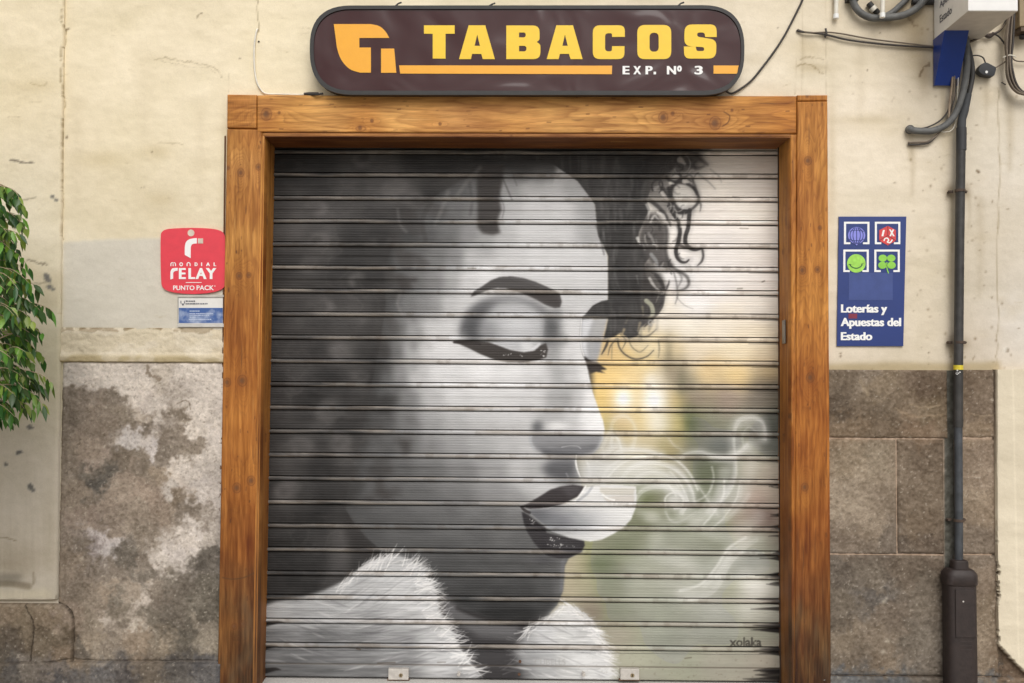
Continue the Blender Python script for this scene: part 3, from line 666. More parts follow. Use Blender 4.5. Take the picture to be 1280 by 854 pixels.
hairs([(536,726),(542,740),(546,757),(550,768),(558,780),(566,794),(576,810),(588,826),(598,840)], 150, lambda u, v: -.12, (16, 40), LT)
hairs([(430,728),(450,713),(468,702)], 40, lambda u, v: -.75, (14, 30), LT, al=(.3, .6), spread=.2)
hairs([(712,758),(726,767),(738,778),(748,791),(755,806),(762,822),(768,840)], 130, lambda u, v: .35, (12, 30), LT)
hairs([(655,792),(672,780),(690,770),(702,760)], 40, lambda u, v: -.6, (10, 22), LT, al=(.3, .6))
hairs([(640,835),(642,820),(646,800)], 24, lambda u, v: -.2, (12, 30), [(120,118,118),(80,78,78)], al=(.3, .6))
for _ in range(420):         # hair direction inside the collar
    u = rr.uniform(340, 600); v = rr.uniform(700, 850)
    if v < 752-(u-340)*.12 and u < 440: continue
    if v < 700+abs(u-490)*.7: continue
    if v > 740 and u > 536+(v-740)*.6: continue
    a = .25 if u < 430 else -.15; l = rr.uniform(18, 46)
    if u > 440 and v < 760: a = -.5
    a += rr.gauss(0, .12)
    M.stroke([(u-math.cos(a)*l/2, v-math.sin(a)*l/2, .3), (u, v, rr.uniform(1, 3)), (u+math.cos(a)*l/2, v+math.sin(a)*l/2, .3)], 1,
             ((225, 223, 221) if rr.random() < (.2 if v > 785 and u < 520 else .55) else (92, 90, 92)), rr.uniform(.12, .34), 1.2, 3)
for _ in range(110):
    u = rr.uniform(640, 758); v = rr.uniform(768, 850)
    if v < 760+abs(u-705)*.9: continue
    a = .25+rr.gauss(0, .15); l = rr.uniform(12, 30)
    M.stroke([(u-math.cos(a)*l/2, v-math.sin(a)*l/2, .3), (u, v, rr.uniform(.8, 2)), (u+math.cos(a)*l/2, v+math.sin(a)*l/2, .3)], 1,
             (240, 238, 236) if rr.random() < .6 else (130, 128, 130), rr.uniform(.15, .45), 1, 3)

# soot and grease where the slats run in the guides
rr = random.Random(5)
SEAM0, PITCH = 219.7, 29.46
for k in range(-1, 22):
    v = SEAM0+PITCH*k
    q = max(0, (v-600)/230)
    if q > 0:
        for _ in range(int(2+q*4)):
            l = rr.uniform(4, 12+30*q); vv = v+4+rr.uniform(-9, 10)*(.4+.6*rr.random())
            M.stroke([(975, vv, rr.uniform(3, 9)*min(1, q+.3)), (971-l*.4, vv, rr.uniform(2, 5)*q+.5), (970-l, vv+rr.uniform(-1, 1), .5)], 1, (30, 26, 24), rr.uniform(.6, .95), 1.2, 3)
    if v > 770:
        l = rr.uniform(10, 22); M.stroke([(332, v, 7), (338+l*.5, v-2, 4), (338+l, v-1, .6)], 1, (28, 25, 24), .85, 1.2, 3)
    if v < 800 and v > 100:
        M.stroke([(975, v+4, 2), (965, v+4, 1.4), (950-rr.uniform(0, 15), v+4, .4)], 1, (40, 36, 34), .5, .8, 3)
for u, v, l, a in [(483,828,22,.6),(552,828,10,.4),(860,822,8,.5),(930,286,10,.35),(640,362,6,.4),(925,361,6,.4),(590,335,10,.5),(448,812,5,.9),(920,246,8,.4),(954,352,3,.5)]:
    M.stroke([(u-l/2, v+rr.uniform(-1, 1)), (u+l/2, v+rr.uniform(-1, 1))], 1.4, (70, 58, 46), a, .7, 0)
sp = fbm(h_, w_, 5, 7, 3, 55)
lowm = sstep(790, 850, np.broadcast_to(M.V, (h_, w_)))*np.clip((sp-.70)*10, 0, 1)*sstep(600, 900, np.broadcast_to(M.U, (h_, w_)))
M.mix(((slice(0, h_), slice(0, w_)), lowm.astype(np.float32)), (106, 96, 84), .4)
sc_ = (fbm(h_, w_, 3, 160, 3, 66)-.5)*12           # dry roller streaks along the slats
M.a += sc_[..., None]
# ================================================================== lettering
def glyph_mesh(body, offset=0.0, shear=0.0, bold_x=1.0):
    """flat triangulated text -> (verts Nx2, faces)"""
    cu = bpy.data.curves.new('lettering', 'FONT'); cu.body = body; cu.offset = offset; cu.shear = shear
    cu.resolution_u = 6; cu.fill_mode = 'FRONT'
    o = bpy.data.objects.new('lettering', cu); COL.objects.link(o)
    dg = bpy.context.evaluated_depsgraph_get()
    me = bpy.data.meshes.new_from_object(o.evaluated_get(dg))
    V = np.array([v.co[:2] for v in me.vertices]); Fs = [tuple(p.vertices) for p in me.polygons]
    bpy.data.objects.remove(o); bpy.data.curves.remove(cu); bpy.data.meshes.remove(me)
    return V, Fs
def poly_mesh(loops):
    """2D outline with holes (list of loops) -> filled faces"""
    cu = bpy.data.curves.new('outline', 'CURVE'); cu.dimensions = '2D'; cu.fill_mode = 'BOTH'
    for L in loops:
        s = cu.splines.new('POLY'); s.points.add(len(L)-1)
        for i, p in enumerate(L): s.points[i].co = (p[0], p[1], 0, 1)
        s.use_cyclic_u = True
    o = bpy.data.objects.new('outline', cu); COL.objects.link(o)
    dg = bpy.context.evaluated_depsgraph_get()
    me = bpy.data.meshes.new_from_object(o.evaluated_get(dg))
    V = np.array([v.co[:2] for v in me.vertices]); Fs = [tuple(p.vertices) for p in me.polygons]
    bpy.data.objects.remove(o); bpy.data.curves.remove(cu); bpy.data.meshes.remove(me)
    return V, Fs
def rp(P, n=5):
    """polygon with a radius per corner: (x, y, r)"""
    out = []; N = len(P)
    for i in range(N):
        p = np.array(P[i][:2], float); r = P[i][2] if len(P[i]) > 2 else 0
        if r <= 0: out.append(p); continue
        a = np.array(P[i-1][:2], float)-p; b = np.array(P[(i+1) % N][:2], float)-p
        la, lb = np.linalg.norm(a), np.linalg.norm(b); r = min(r, la*.5, lb*.5)
        a = p+a/la*r; b = p+b/lb*r
        for k in range(n+1):
            t = k/n; out.append(a*(1-t)**2+p*2*t*(1-t)+b*t*t)
    return out
def band(P, w, n=6, sm=True):
    """ribbon outline along a polyline of picture points"""
    Q = catmull(P, n) if sm else [np.array(p, float) for p in P]
    L, R = [], []
    for i, p in enumerate(Q):
        t = Q[min(i+1, len(Q)-1)]-Q[max(i-1, 0)]; t = t/(np.linalg.norm(t)+1e-9); nn = np.array([-t[1], t[0]])
        L.append(p+nn*w/2); R.append(p-nn*w/2)
    return L+R[::-1]
def circle(u, v, r, n=20, rv=None): return [(u+r*math.cos(i*2*math.pi/n), v+(rv or r)*math.sin(i*2*math.pi/n)) for i in range(n)]
def fit(V, u0, v0, u1, v1):
    """text coordinates -> picture rectangle (v grows downwards)"""
    mn, mx = V.min(0), V.max(0)
    X = u0+(V[:, 0]-mn[0])/(mx[0]-mn[0])*(u1-u0); Y = v1-(V[:, 1]-mn[1])/(mx[1]-mn[1])*(v1-v0)
    return np.stack([X, Y], 1)
class Plate:
    """flat raised shapes on a sign face: points in picture coordinates on plane y"""
    def __init__(s, y, th=.002, xf=None): s.y = y; s.th = th; s.m = MB(); s.xf = xf
    def tri(s, V, Fs):
        for f in Fs:
            q = [V[i] for i in f]
            ar = sum(q[i][0]*q[(i+1) % len(q)][1]-q[(i+1) % len(q)][0]*q[i][1] for i in range(len(q)))
            if ar > 0: pass
        n = len(V)
        fr = [(s.xf(p[0], p[1], 0) if s.xf else pt(p[0], p[1], s.y)) for p in V]
        bk = [(s.xf(p[0], p[1], 1) if s.xf else (q[0], q[1]+s.th, q[2])) for p, q in zip(V, fr)]
        fs = [tuple(f) for f in Fs]+[tuple(i+n for i in reversed(f)) for f in Fs]
        cnt = {}
        for f in Fs:
            for i in range(len(f)):
                e = (f[i], f[(i+1) % len(f)]); cnt[e] = 1
        for e in cnt:
            if (e[1], e[0]) not in cnt: fs.append((e[1], e[0], e[0]+n, e[1]+n))
        s.m.add(fr+bk, fs)
    def loops(s, *L): s.tri(*poly_mesh(L)); return s
    def text(s, body, u0, v0, u1, v1, offset=0.0, shear=0):
        V, Fs = glyph_mesh(body, min(offset, .018), shear)
        d = min(.45, (v1-v0)*.045) if offset > .02 else 0; y0_ = s.y
        for i, k in enumerate((0, -1, 1) if d else (0,)):
            s.y = y0_-i*.00015; s.tri(fit(V, u0+d+k*d, v0, u1-d+k*d, v1), Fs)
        s.y = y0_; return s
    def build(s, name, mat, parent): return s.m.build(name, mat, parent)

def canvas_text(C, body, u0, v0, u1, v1, col, alpha, offset=.02):
    V, Fs = glyph_mesh(body, offset); V = fit(V, u0, v0, u1, v1)
    mask = np.zeros((C.h, C.w), np.float32)
    for f in Fs:
        sl, m = C.poly([V[i] for i in f], 0.0)
        if m.size: mask[sl] = np.maximum(mask[sl], m)
    C.mix(((slice(0, C.h), slice(0, C.w)), blur(mask, .6)), col, alpha)
canvas_text(M, 'xolaka', 911.5, 796.5, 952, 808.5, (66, 62, 56), .85, .03)
M.stroke([(925,796),(925,809)], .8, (150,148,132), .8, .4, 0); M.stroke([(943,796),(943,809)], .8, (150,148,132), .8, .4, 0)
canvas_text(M, 'CUBELLS', 668, 823.5, 707, 831.5, (150, 148, 145), .55, .01)
# ================================================================== world and light
w = bpy.data.worlds.new("World"); SC.world = w; w.use_nodes = True
nt = w.node_tree; bgn = nt.nodes['Background']
sky = nt.nodes.new('ShaderNodeTexSky'); sky.sky_type = 'NISHITA'; sky.sun_disc = False
SUN_EL, SUN_AZ = rad(42), rad(170)     # azimuth clockwise from +Y: from the front, to the right
sky.sun_elevation = SUN_EL; sky.sun_rotation = SUN_AZ
sky.air_density = 1.0; sky.dust_density = 4.0; sky.ozone_density = .6
hs = nt.nodes.new('ShaderNodeHueSaturation'); hs.inputs['Saturation'].default_value = .22
nt.links.new(sky.outputs['Color'], hs.inputs['Color'])
wm = nt.nodes.new('ShaderNodeVectorMath'); wm.operation = 'MULTIPLY'; wm.inputs[1].default_value = (1.0, 1.0, 1.0)
nt.links.new(hs.outputs['Color'], wm.inputs[0]); nt.links.new(wm.outputs['Vector'], bgn.inputs['Color'])
bgn.inputs['Strength'].default_value = .12
sd = bpy.data.lights.new('sun', 'SUN'); sd.energy = 1.15; sd.angle = rad(38); sd.color = (1.0, .98, .95)
so = bpy.data.objects.new('sun', sd); COL.objects.link(so)
sv = Vector((math.sin(SUN_AZ)*math.cos(SUN_EL), math.cos(SUN_AZ)*math.cos(SUN_EL), math.sin(SUN_EL)))
so.rotation_euler = sv.to_track_quat('Z', 'Y').to_euler(); so.location = (3, -6, 8)
SC.view_settings.view_transform = 'Standard'; SC.view_settings.look = 'None'
SC.view_settings.exposure = EXPOSURE; SC.view_settings.gamma = 1
SC.view_settings.use_curve_mapping = False

# ================================================================== materials
m_plaster = painted('plaster', rough=.92, bump=(16, .0035), grain=.05, gscale=160, spec=.2)
m_plinth = painted('rough_render', rough=.95, bump=(60, .003), grain=.12, gscale=260, spec=.15)
m_stone = painted('sandstone', rough=.93, bump=(90, .0025), grain=.16, gscale=330, spec=.15)
m_woodv = painted('varnished_pine_upright', rough=.6, bump=(60, .002), grain=.10, gscale=90, stretch=(5, 5, .35), spec=.3)
m_woodh = painted('varnished_pine_level', rough=.6, bump=(60, .002), grain=.10, gscale=90, stretch=(.35, 5, 5), spec=.3)
m_slat = painted('painted_steel_slat', rough=.52, bump=(9, .002), grain=.05, gscale=60, stretch=(.25, 1, 3), spec=.22)

# ================================================================== plaster wall colours
W = Canvas(-60, -60, 1360, 900, 1.0)
h_, w_ = W.h, W.w
WP = [(-40,-40,238,220,182),(40,20,236,219,182),(30,120,230,212,172),(60,200,226,210,176),(140,40,240,223,186),(180,120,238,221,184),(240,60,239,222,186),(150,200,228,211,172),(200,250,222,205,168),(250,200,232,215,178),(340,60,236,219,180),(110,250,220,203,166),(100,180,228,210,172),
(40,250,224,210,178),(40,330,216,202,170),(60,420,206,194,162),(30,600,206,192,166),(50,700,198,184,158),(40,740,190,178,154),(260,270,224,208,172),
(640,0,236,220,184),(960,40,226,208,170),(1000,90,214,197,158),(1080,80,216,198,158),(1130,50,190,172,138),(1150,90,196,178,142),(1100,130,222,204,168),(1100,180,224,206,170),(1060,230,218,201,164),(1150,230,222,204,168),(1040,300,216,198,160),(1160,330,214,196,158),(1160,420,206,188,150),(1090,448,200,182,146),
(1230,60,222,206,170),(1230,150,214,198,164),(1220,250,206,190,158),(1225,350,202,186,154),(1220,430,196,178,146),(1260,200,208,194,164),(1270,400,212,200,176),(1265,600,214,202,178),(1270,800,206,194,168),(1270,50,196,178,142)]
WP = [(q[0], q[1], q[2]+11, q[3]+13, q[4]+20) if q[0] > 940 else q for q in WP]
W.a[:] = blur(W.field(WP, step=8, e=800, p=1.6), 14)
n1 = fbm(h_, w_, 150, 170, 5, 101)-.5; n2 = fbm(h_, w_, 22, 46, 5, 102)-.5; n3 = fbm(h_, w_, 7, 9, 3, 103)-.5
W.a += (n1*26+n2*15+n3*9)[..., None]*np.array([1, 1, 1.15])+np.array([-1, 2, 9.])
drt = np.clip((fbm(h_, w_, 30, 60, 5, 104)-.60)*6, 0, 1)*np.clip((fbm(h_, w_, 160, 160, 3, 105)-.45)*4, 0, 1)
W.mix(((slice(0, h_), slice(0, w_)), drt), (186, 168, 134), .28)
# pale repair, grey
W.mix(W.poly([(78,303),(140,299),(200,298),(281,300),(281,416),(190,412),(78,410)], 1.2), (208, 201, 187), .92)
W.a += (W.poly([(78,303),(281,300),(281,412),(78,410)], 2, full=True)[1]*(n2*10+n3*5))[..., None]
# smudges
for (u, v, a, b, k, c) in [(130,200,34,12,.4,(196,178,138)),(195,190,20,9,.4,(190,172,132)),(200,250,16,8,.35,(190,172,134)),(45,108,30,8,.3,(188,170,130)),(30,340,26,16,.35,(185,168,134)),(55,375,10,22,.35,(170,158,132)),
    (1012,60,26,16,.4,(190,172,136)),(1015,85,20,6,.4,(176,158,122)),(1145,40,18,40,.55,(150,132,102)),(1155,90,10,26,.5,(132,114,88)),(1125,20,24,18,.35,(165,146,112)),(1185,170,10,30,.35,(178,160,126)),(1188,240,7,10,.6,(126,108,84)),(1188,320,5,60,.45,(160,142,112)),(1190,430,8,12,.6,(110,96,78)),(1208,240,5,8,.5,(130,112,88)),
    (1205,430,8,8,.4,(140,122,96)),(1260,30,12,50,.3,(170,150,118)),(1100,160,50,12,.2,(196,178,140)),(1075,150,40,5,.25,(186,168,130)),(1235,120,14,10,.25,(188,170,136)),(1190,75,8,30,.4,(140,124,98)),(280,200,4,60,.3,(196,182,150)),(1040,200,5,90,.3,(184,168,134))]:
    W.blob(u, v, a, b, c, k)
# fine cracks and scuffs
CR = (150, 132, 100)
def crack(P, w=1.0, col=CR, a=.8, jit=1.4, seed=0):
    r_ = random.Random(seed); Q = catmull(P, 7); Q = [(p[0]+r_.uniform(-jit, jit), p[1]+r_.uniform(-jit, jit), max(.4, w*r_.uniform(.5, 1.3))) for p in Q]
    W.stroke(Q, w, col, a, .45, 0); return Q
CRK = []
CRK.append(crack([(77,-20),(77,10),(76,25),(82,40),(81,55),(76,62),(77,80),(76,100),(79,120),(80,135),(77,155),(77,180),(76,205),(77,235),(78,255),(77,290),(78,300)], 1.3, seed=1))
crack([(322,-10),(322,10),(323,40)], 1.0, seed=2, jit=.8)
crack([(193,74),(205,72),(225,76),(240,78),(258,82),(272,88),(278,98)], 1.1, a=.5, seed=3); crack([(200,76),(220,80),(238,84),(256,84),(270,90)], .8, a=.4, seed=4)
crack([(286,92),(286,116)], .7, a=.4, seed=5, jit=.4); crack([(1003,0),(1003,60),(1002,118)], .8, a=.35, seed=6, jit=.6); crack([(1033,0),(1033,60),(1032,118)], .8, a=.35, seed=7, jit=.6); crack([(995,70),(994,118)], .8, a=.5, seed=8, jit=.4)
crack([(996,84),(1005,80),(1018,85),(1028,93)], 1.6, (140,120,88), .6, seed=9); crack([(1000,75),(1012,72),(1030,76)], 1.2, (150,130,98), .5, seed=10)
crack([(1150,95),(1155,85),(1162,80)], 2.5, (110,92,70), .7, seed=11); crack([(1136,22),(1142,30),(1147,33)], 2, (120,100,76), .6, seed=12)
crack([(1248,110),(1249,200),(1247,300),(1247,400),(1245,455)], 1.2, (150,132,100), .55, seed=13)
crack([(14,200),(22,202),(34,203.5),(42,204)], 2.2, (100,92,80), .85, seed=14, jit=.8); crack([(28,250),(36,249),(44,247)], 1.6, (130,120,100), .6, seed=15, jit=.5)
crack([(38,104),(50,108),(60,103)], 1.4, (176,158,122), .6, seed=16); crack([(10,146),(26,146)], 1, (170,152,118), .5, seed=17); crack([(198,178),(228,180)], 1.2, (160,142,108), .5, seed=18); crack([(246,22),(252,16)], 1.4, (120,104,80), .7, seed=19); crack([(81,38),(86,36)], 2.2, (120,104,80), .8, seed=20, jit=.3)
crack([(35,325),(50,330),(58,330)], 2, (120,110,92), .7, seed=21); crack([(40,355),(58,352)], 2, (130,120,100), .6, seed=22)
for (u, v, r) in [(66,246,3.2),(70,250,3),(60,350,5),(62,358,4),(58,345,4),(66,362,3),(25,565,4),(22,567,3),(7,581,3),(38,609,5),(42,613,3),(37,534,3.5),(40,535,2.5),(84,170,1),(84,172,2),(180,234,1),(190,190,1.2),(177,234,1),(972,35,1),(1084,88,1),(1100,41,1),(1051,442,2),(1051,445,1.6),(1161,441,1.6),(1090,462,1.5),(1223,215,3),(1221,213,2),(1240,372,1.5),(1259,438,3),(1258,436,2),(1258,488,2),(118,30,.8),(300,73,1)]:
    r_ = random.Random(int(u*7+v)); P = [(u+math.cos(a)*r*r_.uniform(.6, 1.2), v+math.sin(a)*r*r_.uniform(.5, 1.1)) for a in np.arange(0, 6.28, .9)]
    W.fill(P, (104, 102, 98) if u < 80 else (118, 100, 78), .5, .85)
W.blob(1257,437,3,3,(235,230,220),.8)
rr = random.Random(44)
for _ in range(260):
    u = rr.uniform(1035, 1280); v = rr.uniform(0, 460); k = math.exp(-((u-1190)/60)**2)+.15
    if rr.random() > k: continue
    W.blob(u, v, rr.uniform(.5, 1.8), rr.uniform(.4, 1.8), (128, 108, 82), rr.uniform(.3, .8))
for _ in range(150):
    u = rr.uniform(-20, 1280); v = rr.uniform(0, 440); l = rr.uniform(3, 14)
    crack([(u, v), (u+l*.5, v+rr.uniform(-1, 1)), (u+l, v+rr.uniform(-2, 2))], .8, (176, 158, 122), rr.uniform(.15, .5), .5, seed=int(u*3))
# grime band just above the stone on the right
W.mix(W.poly([(1030,455),(1120,453),(1180,454),(1250,452),(1250,466),(1030,466)], 2.5), (172, 154, 118), .75)
# relief of the wall, metres outwards
W.stroke([(-20,731),(8,729.5),(24,731),(36,733)], 8, (126, 114, 94), .7, 2); W.stroke([(42,716),(43,724),(42,730)], 3, (134, 122, 102), .6, 1.2)
W.fill([(-20,740),(30,738),(60,736),(67,748),(-20,750)], (214, 202, 172), 3, .55); W.stroke([(-10,672),(6,672),(20,676)], 1.2, (120, 106, 84), .8, .6)
W.blob(20, 700, 40, 22, (158, 144, 122), .45); W.blob(62, 660, 8, 60, (170, 158, 134), .3)
W.a += ((fbm(h_, w_, 60, 3.5, 3, 110)-.5)*14*sstep(480, 700, W.V)*sstep(90, 60, W.U))[..., None]
for (u_, v_, l_, w__, a_) in [(1190,245,70,5,.35),(1211,245,40,4,.25),(1190,435,30,5,.4),(1140,184,60,6,.3),(1003,45,50,5,.2),(1178,112,45,6,.3),(390,119,4,10,.2),(1232,96,60,5,.2),(1262,122,90,8,.3),(282,300,60,4,.3),(1137,168,30,8,.25),(560,4,30,14,.12),(180,80,90,20,.10),(95,130,120,14,.10),(250,140,110,12,.10),(1075,60,90,10,.14),(1225,250,120,8,.2)]:
    W.stroke([(u_, v_, w__), (u_+1, v_+l_*.5, w__*.8), (u_, v_+l_, w__*.3)], w__, (150, 132, 100), a_, w__*.8, 4)
WH = (n2*.006+n3*.0016+n1*.005)
for Q in CRK:
    sl, m = W.stroke_mask(Q, 1, .9, 0); WH[sl] -= m*.004
rep = W.poly([(78,303),(140,299),(200,298),(281,300),(281,416),(190,412),(78,410)], 1.5, full=True)[1]; WH += rep*.0012
WB = W                       # wall canvas

def wall_col(U, V, X, Z, s, t):
    c = WB.sample(U, V)
    return c
def wall_rel(U, V, X, Z, s, t):
    return WB.sample(U, V, WH)

# ================================================================== stone colours
St = Canvas(-60, 400, 1360, 900, 1.5)
h_, w_ = St.h, St.w
f1 = (fbm(h_, w_, 30, 30, 6, 201, .66)-.5)*1.2; f2 = (fbm(h_, w_, 30, 30, 6, 202, .66)-.5)*1.2; f3 = fbm(h_, w_, 6, 6, 4, 203)-.5; f4 = fbm(h_, w_, 90, 110, 4, 204)-.5
lit = (214,203,192); mid = (160,144,128); drk = (118,107,95); dk2 = (94,87,78)
SP = [(110,462,*lit),(90,470,205,196,186),(150,470,*lit),(135,478,208,198,188),(180,466,*lit),(240,462,*lit),(195,470,190,178,164),(262,490,*lit),(245,515,*lit),(232,535,*lit),(265,545,205,195,186),(165,535,212,203,198),(160,552,214,206,200),(190,558,216,207,203),(178,545,208,198,190),(232,580,*lit),(222,600,205,192,180),(250,610,204,194,186),(212,608,206,196,186),(240,590,*lit),(265,575,196,186,176),
(130,676,204,194,190),(140,690,196,188,184),(118,690,150,140,136),(246,664,206,196,188),(234,676,*lit),(222,690,208,198,190),(205,700,196,186,176),(256,670,170,160,150),(160,490,*lit),(180,500,208,196,186),(200,510,*lit),(175,515,190,176,160),
(90,485,*drk),(88,510,*drk),(105,500,126,114,102),(125,530,136,122,108),(140,500,*drk),(150,520,126,114,100),(118,515,138,124,110),(202,555,*drk),(226,520,124,112,98),(222,545,122,110,97),(212,562,*drk),(185,578,128,116,102),(152,572,124,112,98),(175,528,*drk),(130,592,102,96,88),(124,604,92,88,82),(118,588,110,102,92),(240,556,128,116,102),
(240,640,*drk),(225,625,128,114,98),(185,668,124,112,98),(160,695,*dk2),(180,700,*drk),(150,712,*drk),(256,690,92,86,78),(225,730,100,92,82),(255,740,96,90,80),(200,740,*drk),(255,770,96,90,80),(215,770,104,96,86),(195,770,110,102,90),(150,780,*drk),(230,800,98,92,82),(120,712,*drk),(105,690,*drk),(150,760,120,110,96),(140,745,112,104,92),(180,720,106,98,88),
(105,560,*mid),(118,570,168,152,138),(95,620,150,136,120),(140,625,164,148,132),(110,650,150,134,120),(180,620,158,140,124),(200,640,150,134,118),(160,600,158,142,126),(90,700,138,124,108),(165,650,150,136,120),(130,740,150,134,116),(175,742,196,184,172),(168,738,150,136,120),(130,765,190,178,166),(128,760,140,126,110),(122,815,150,138,122),(115,800,150,136,118),(170,800,140,124,106),(160,782,190,178,164),(110,770,134,122,106),(100,810,104,96,86),(200,805,120,110,96),(205,810,140,126,108),(90,770,150,134,118),(255,780,140,130,116),(258,790,150,140,124),(90,740,124,112,98),(84,560,130,118,104),(200,590,150,134,116),(140,660,140,126,112),
# pilaster base stones
(10,765,140,124,104),(30,780,132,118,98),(60,770,140,124,104),(70,800,100,88,72),(50,810,104,92,76),(15,805,92,82,70),(0,820,84,76,66),(80,820,124,108,90),(-30,790,110,98,84),
# base course
(10,840,88,84,80),(30,838,120,112,102),(70,838,108,100,92),(75,850,74,72,72),(130,840,88,86,86),(185,842,112,102,90),(225,840,92,88,84),(262,840,84,82,82),(150,850,84,80,78),
# right blocks
(1050,475,120,106,90),(1080,470,134,120,104),(1100,480,138,122,102),(1150,475,122,106,90),(1050,510,110,97,83),(1100,515,116,102,86),(1150,505,124,108,90),(1165,515,128,112,92),(1060,538,134,116,96),(1100,538,128,112,94),(1150,538,138,118,98),(1220,475,118,102,86),(1225,510,124,108,92),(1225,535,136,118,98),
(1060,570,140,124,104),(1090,565,134,120,102),(1060,620,150,135,117),(1090,650,140,125,108),(1060,680,124,110,96),(1110,680,118,106,94),(1150,570,124,109,93),(1160,620,132,117,100),(1150,660,140,124,106),(1165,685,124,110,96),(1225,580,136,119,102),(1225,640,144,127,108),(1225,685,124,110,96),
(1050,710,114,104,93),(1090,730,122,111,98),(1130,715,122,109,95),(1092,745,106,99,92),(1050,760,120,109,96),(1150,740,120,109,96),(1110,770,128,115,101),(1055,800,138,124,107),(1100,800,136,122,106),(1150,800,118,108,96),(1060,830,126,113,98),(1110,828,134,119,102),(1160,830,114,104,93),(1230,720,128,112,96),(1230,780,142,126,107),(1230,830,140,124,106),
(1060,850,104,104,104),(1120,852,98,98,98),(1240,850,110,106,102),(1270,840,128,108,90),(1256,830,120,102,84)]
g1 = fbm(h_, w_, 7, 7, 3, 206, .6)-.5; g2 = fbm(h_, w_, 7, 7, 3, 207, .6)-.5
St.a[:] = St.field(SP, step=1, e=14, p=2.3, wu=f1*40+g1*20, wv=f2*40+g2*20)
St.a = blur(St.a, .7); St.a = np.where((St.U < 270)[..., None], St.a*.85+np.array([150, 138, 125.])*.15, St.a*.96)
f5 = fbm(h_, w_, 3.0, 3.4, 3, 205, .7)-.5
stn = np.clip((fbm(h_, w_, 40, 55, 5, 208)-.5)*5, -1, 1)
bt = 0*f3
for u0_, v0_, u1_, v1_, d_ in [(1030,460,1190,549,-5),(1030,549,1121.5,693,9),(1121.5,549,1190,693,-7),(1030,693,1185,848,-2),(1192,460,1250,549,4),(1192,549,1250,693,10),(1192,693,1252,848,7)]:
    bt = bt+d_*((St.U > u0_)&(St.U < u1_)&(St.V > v0_)&(St.V < v1_))
St.a += (bt+stn*9)[..., None]*np.array([1, .98, .9])
St.a += (f3*40+f4*26+f5*40)[..., None]*np.array([1, .97, .93])
pit = np.clip((fbm(h_, w_, 3.2, 3.2, 2, 210)-.72)*14, 0, 1); St.mix(((slice(0, h_), slice(0, w_)), pit), (88, 78, 66), .32)
chip = np.clip((fbm(h_, w_, 4, 4, 3, 211)-.75)*20, 0, 1); St.mix(((slice(0, h_), slice(0, w_)), chip), (200, 190, 174), .5)
def stcrack(P, w, col, a, jit=1, seed=0):
    r_ = random.Random(seed); Q = catmull(P, 7); Q = [(p[0]+r_.uniform(-jit, jit), p[1]+r_.uniform(-jit, jit), max(.4, w*r_.uniform(.4, 1.4))) for p in Q]
    St.stroke(Q, w, col, a, .5, 0); return Q
SH = f3*.008+f5*.002+f1*.004+chip*.001-pit*.002
for Q in [stcrack([(30,754),(34,764),(40,774),(42,785),(41,800),(39,812),(38,830)], 1.6, (60,52,44), .9, .5, 1)]:
    sl, m = St.stroke_mask(Q, 1, .9, 0); SH[sl] -= m*.006
for P_, w__, a__ in [([(-60,752.5),(0,752.5),(40,752.5),(66,753),(78,756),(86,763),(90.5,772),(92,785),(91.5,805),(90,828)], 2.2, .85), ([(-60,830),(0,830),(50,829.5),(75,826),(90,824),(110,825.5),(180,826),(280,826)], 1.5, .3), ([(74,450),(74,540),(73,640),(71.5,752)], 2.6, .7)]:
    St.stroke(P_, w__+3, (96, 84, 70), a__*.4, 2); Q = stcrack(P_, w__, (58, 50, 43), a__, .5, 31)
    sl, m = St.stroke_mask(Q, 1, 1.2, 0); SH[sl] -= m*.007
stcrack([(1137,505),(1150,509),(1165,508),(1176,506)], 2.2, (160,142,118), .6, 1, 2); stcrack([(1120,510),(1140,520),(1160,520),(1180,518)], 2.5, (156,136,112), .5, 1.2, 3)
stcrack([(1215,518),(1230,520),(1243,519)], 1.8, (164,146,122), .6, .8, 4); stcrack([(1075,475),(1080,485),(1086,494)], 3, (150,134,110), .5, 1, 5)
stcrack([(185,458),(184,465),(190,470),(200,476)], 3, (130,116,100), .8, 1.5, 6); stcrack([(222,505),(230,501),(236,503),(238,512)], 1.2, (110,98,84), .8, .6, 7)
stcrack([(80,690),(82,720),(80,748)], 2.2, (110,98,84), .5, 1, 8)
for (u, v, r) in [(1105,752,3),(1108,748,2),(1110,801,3),(1104,815,3),(1146,756,1.5),(1138,548,2),(1240,500,2),(1242,468,2),(1187,535,2),(1218,590,1.5),(1052,520,1),(168,783,2.5),(102,699,2),(150,775,2),(256,672,2)]:
    St.blob(u, v, r, r, (200, 190, 172), .6)
def st_col(U, V, X, Z, s, t): return St.sample(U, V)
def st_rel(U, V, X, Z, s, t):
    e = np.minimum(np.minimum(s, 1-s)*(X.max()-X.min()), np.minimum(t, 1-t)*(Z.max()-Z.min()))
    nz_ = np.clip(St.sample(U, V, f3)*2+St.sample(U, V, f1)*1.5, -.5, 1)
    return St.sample(U, V, SH)-.007*np.clip(1-(e-.006*nz_)/.008, 0, 1)**1.5
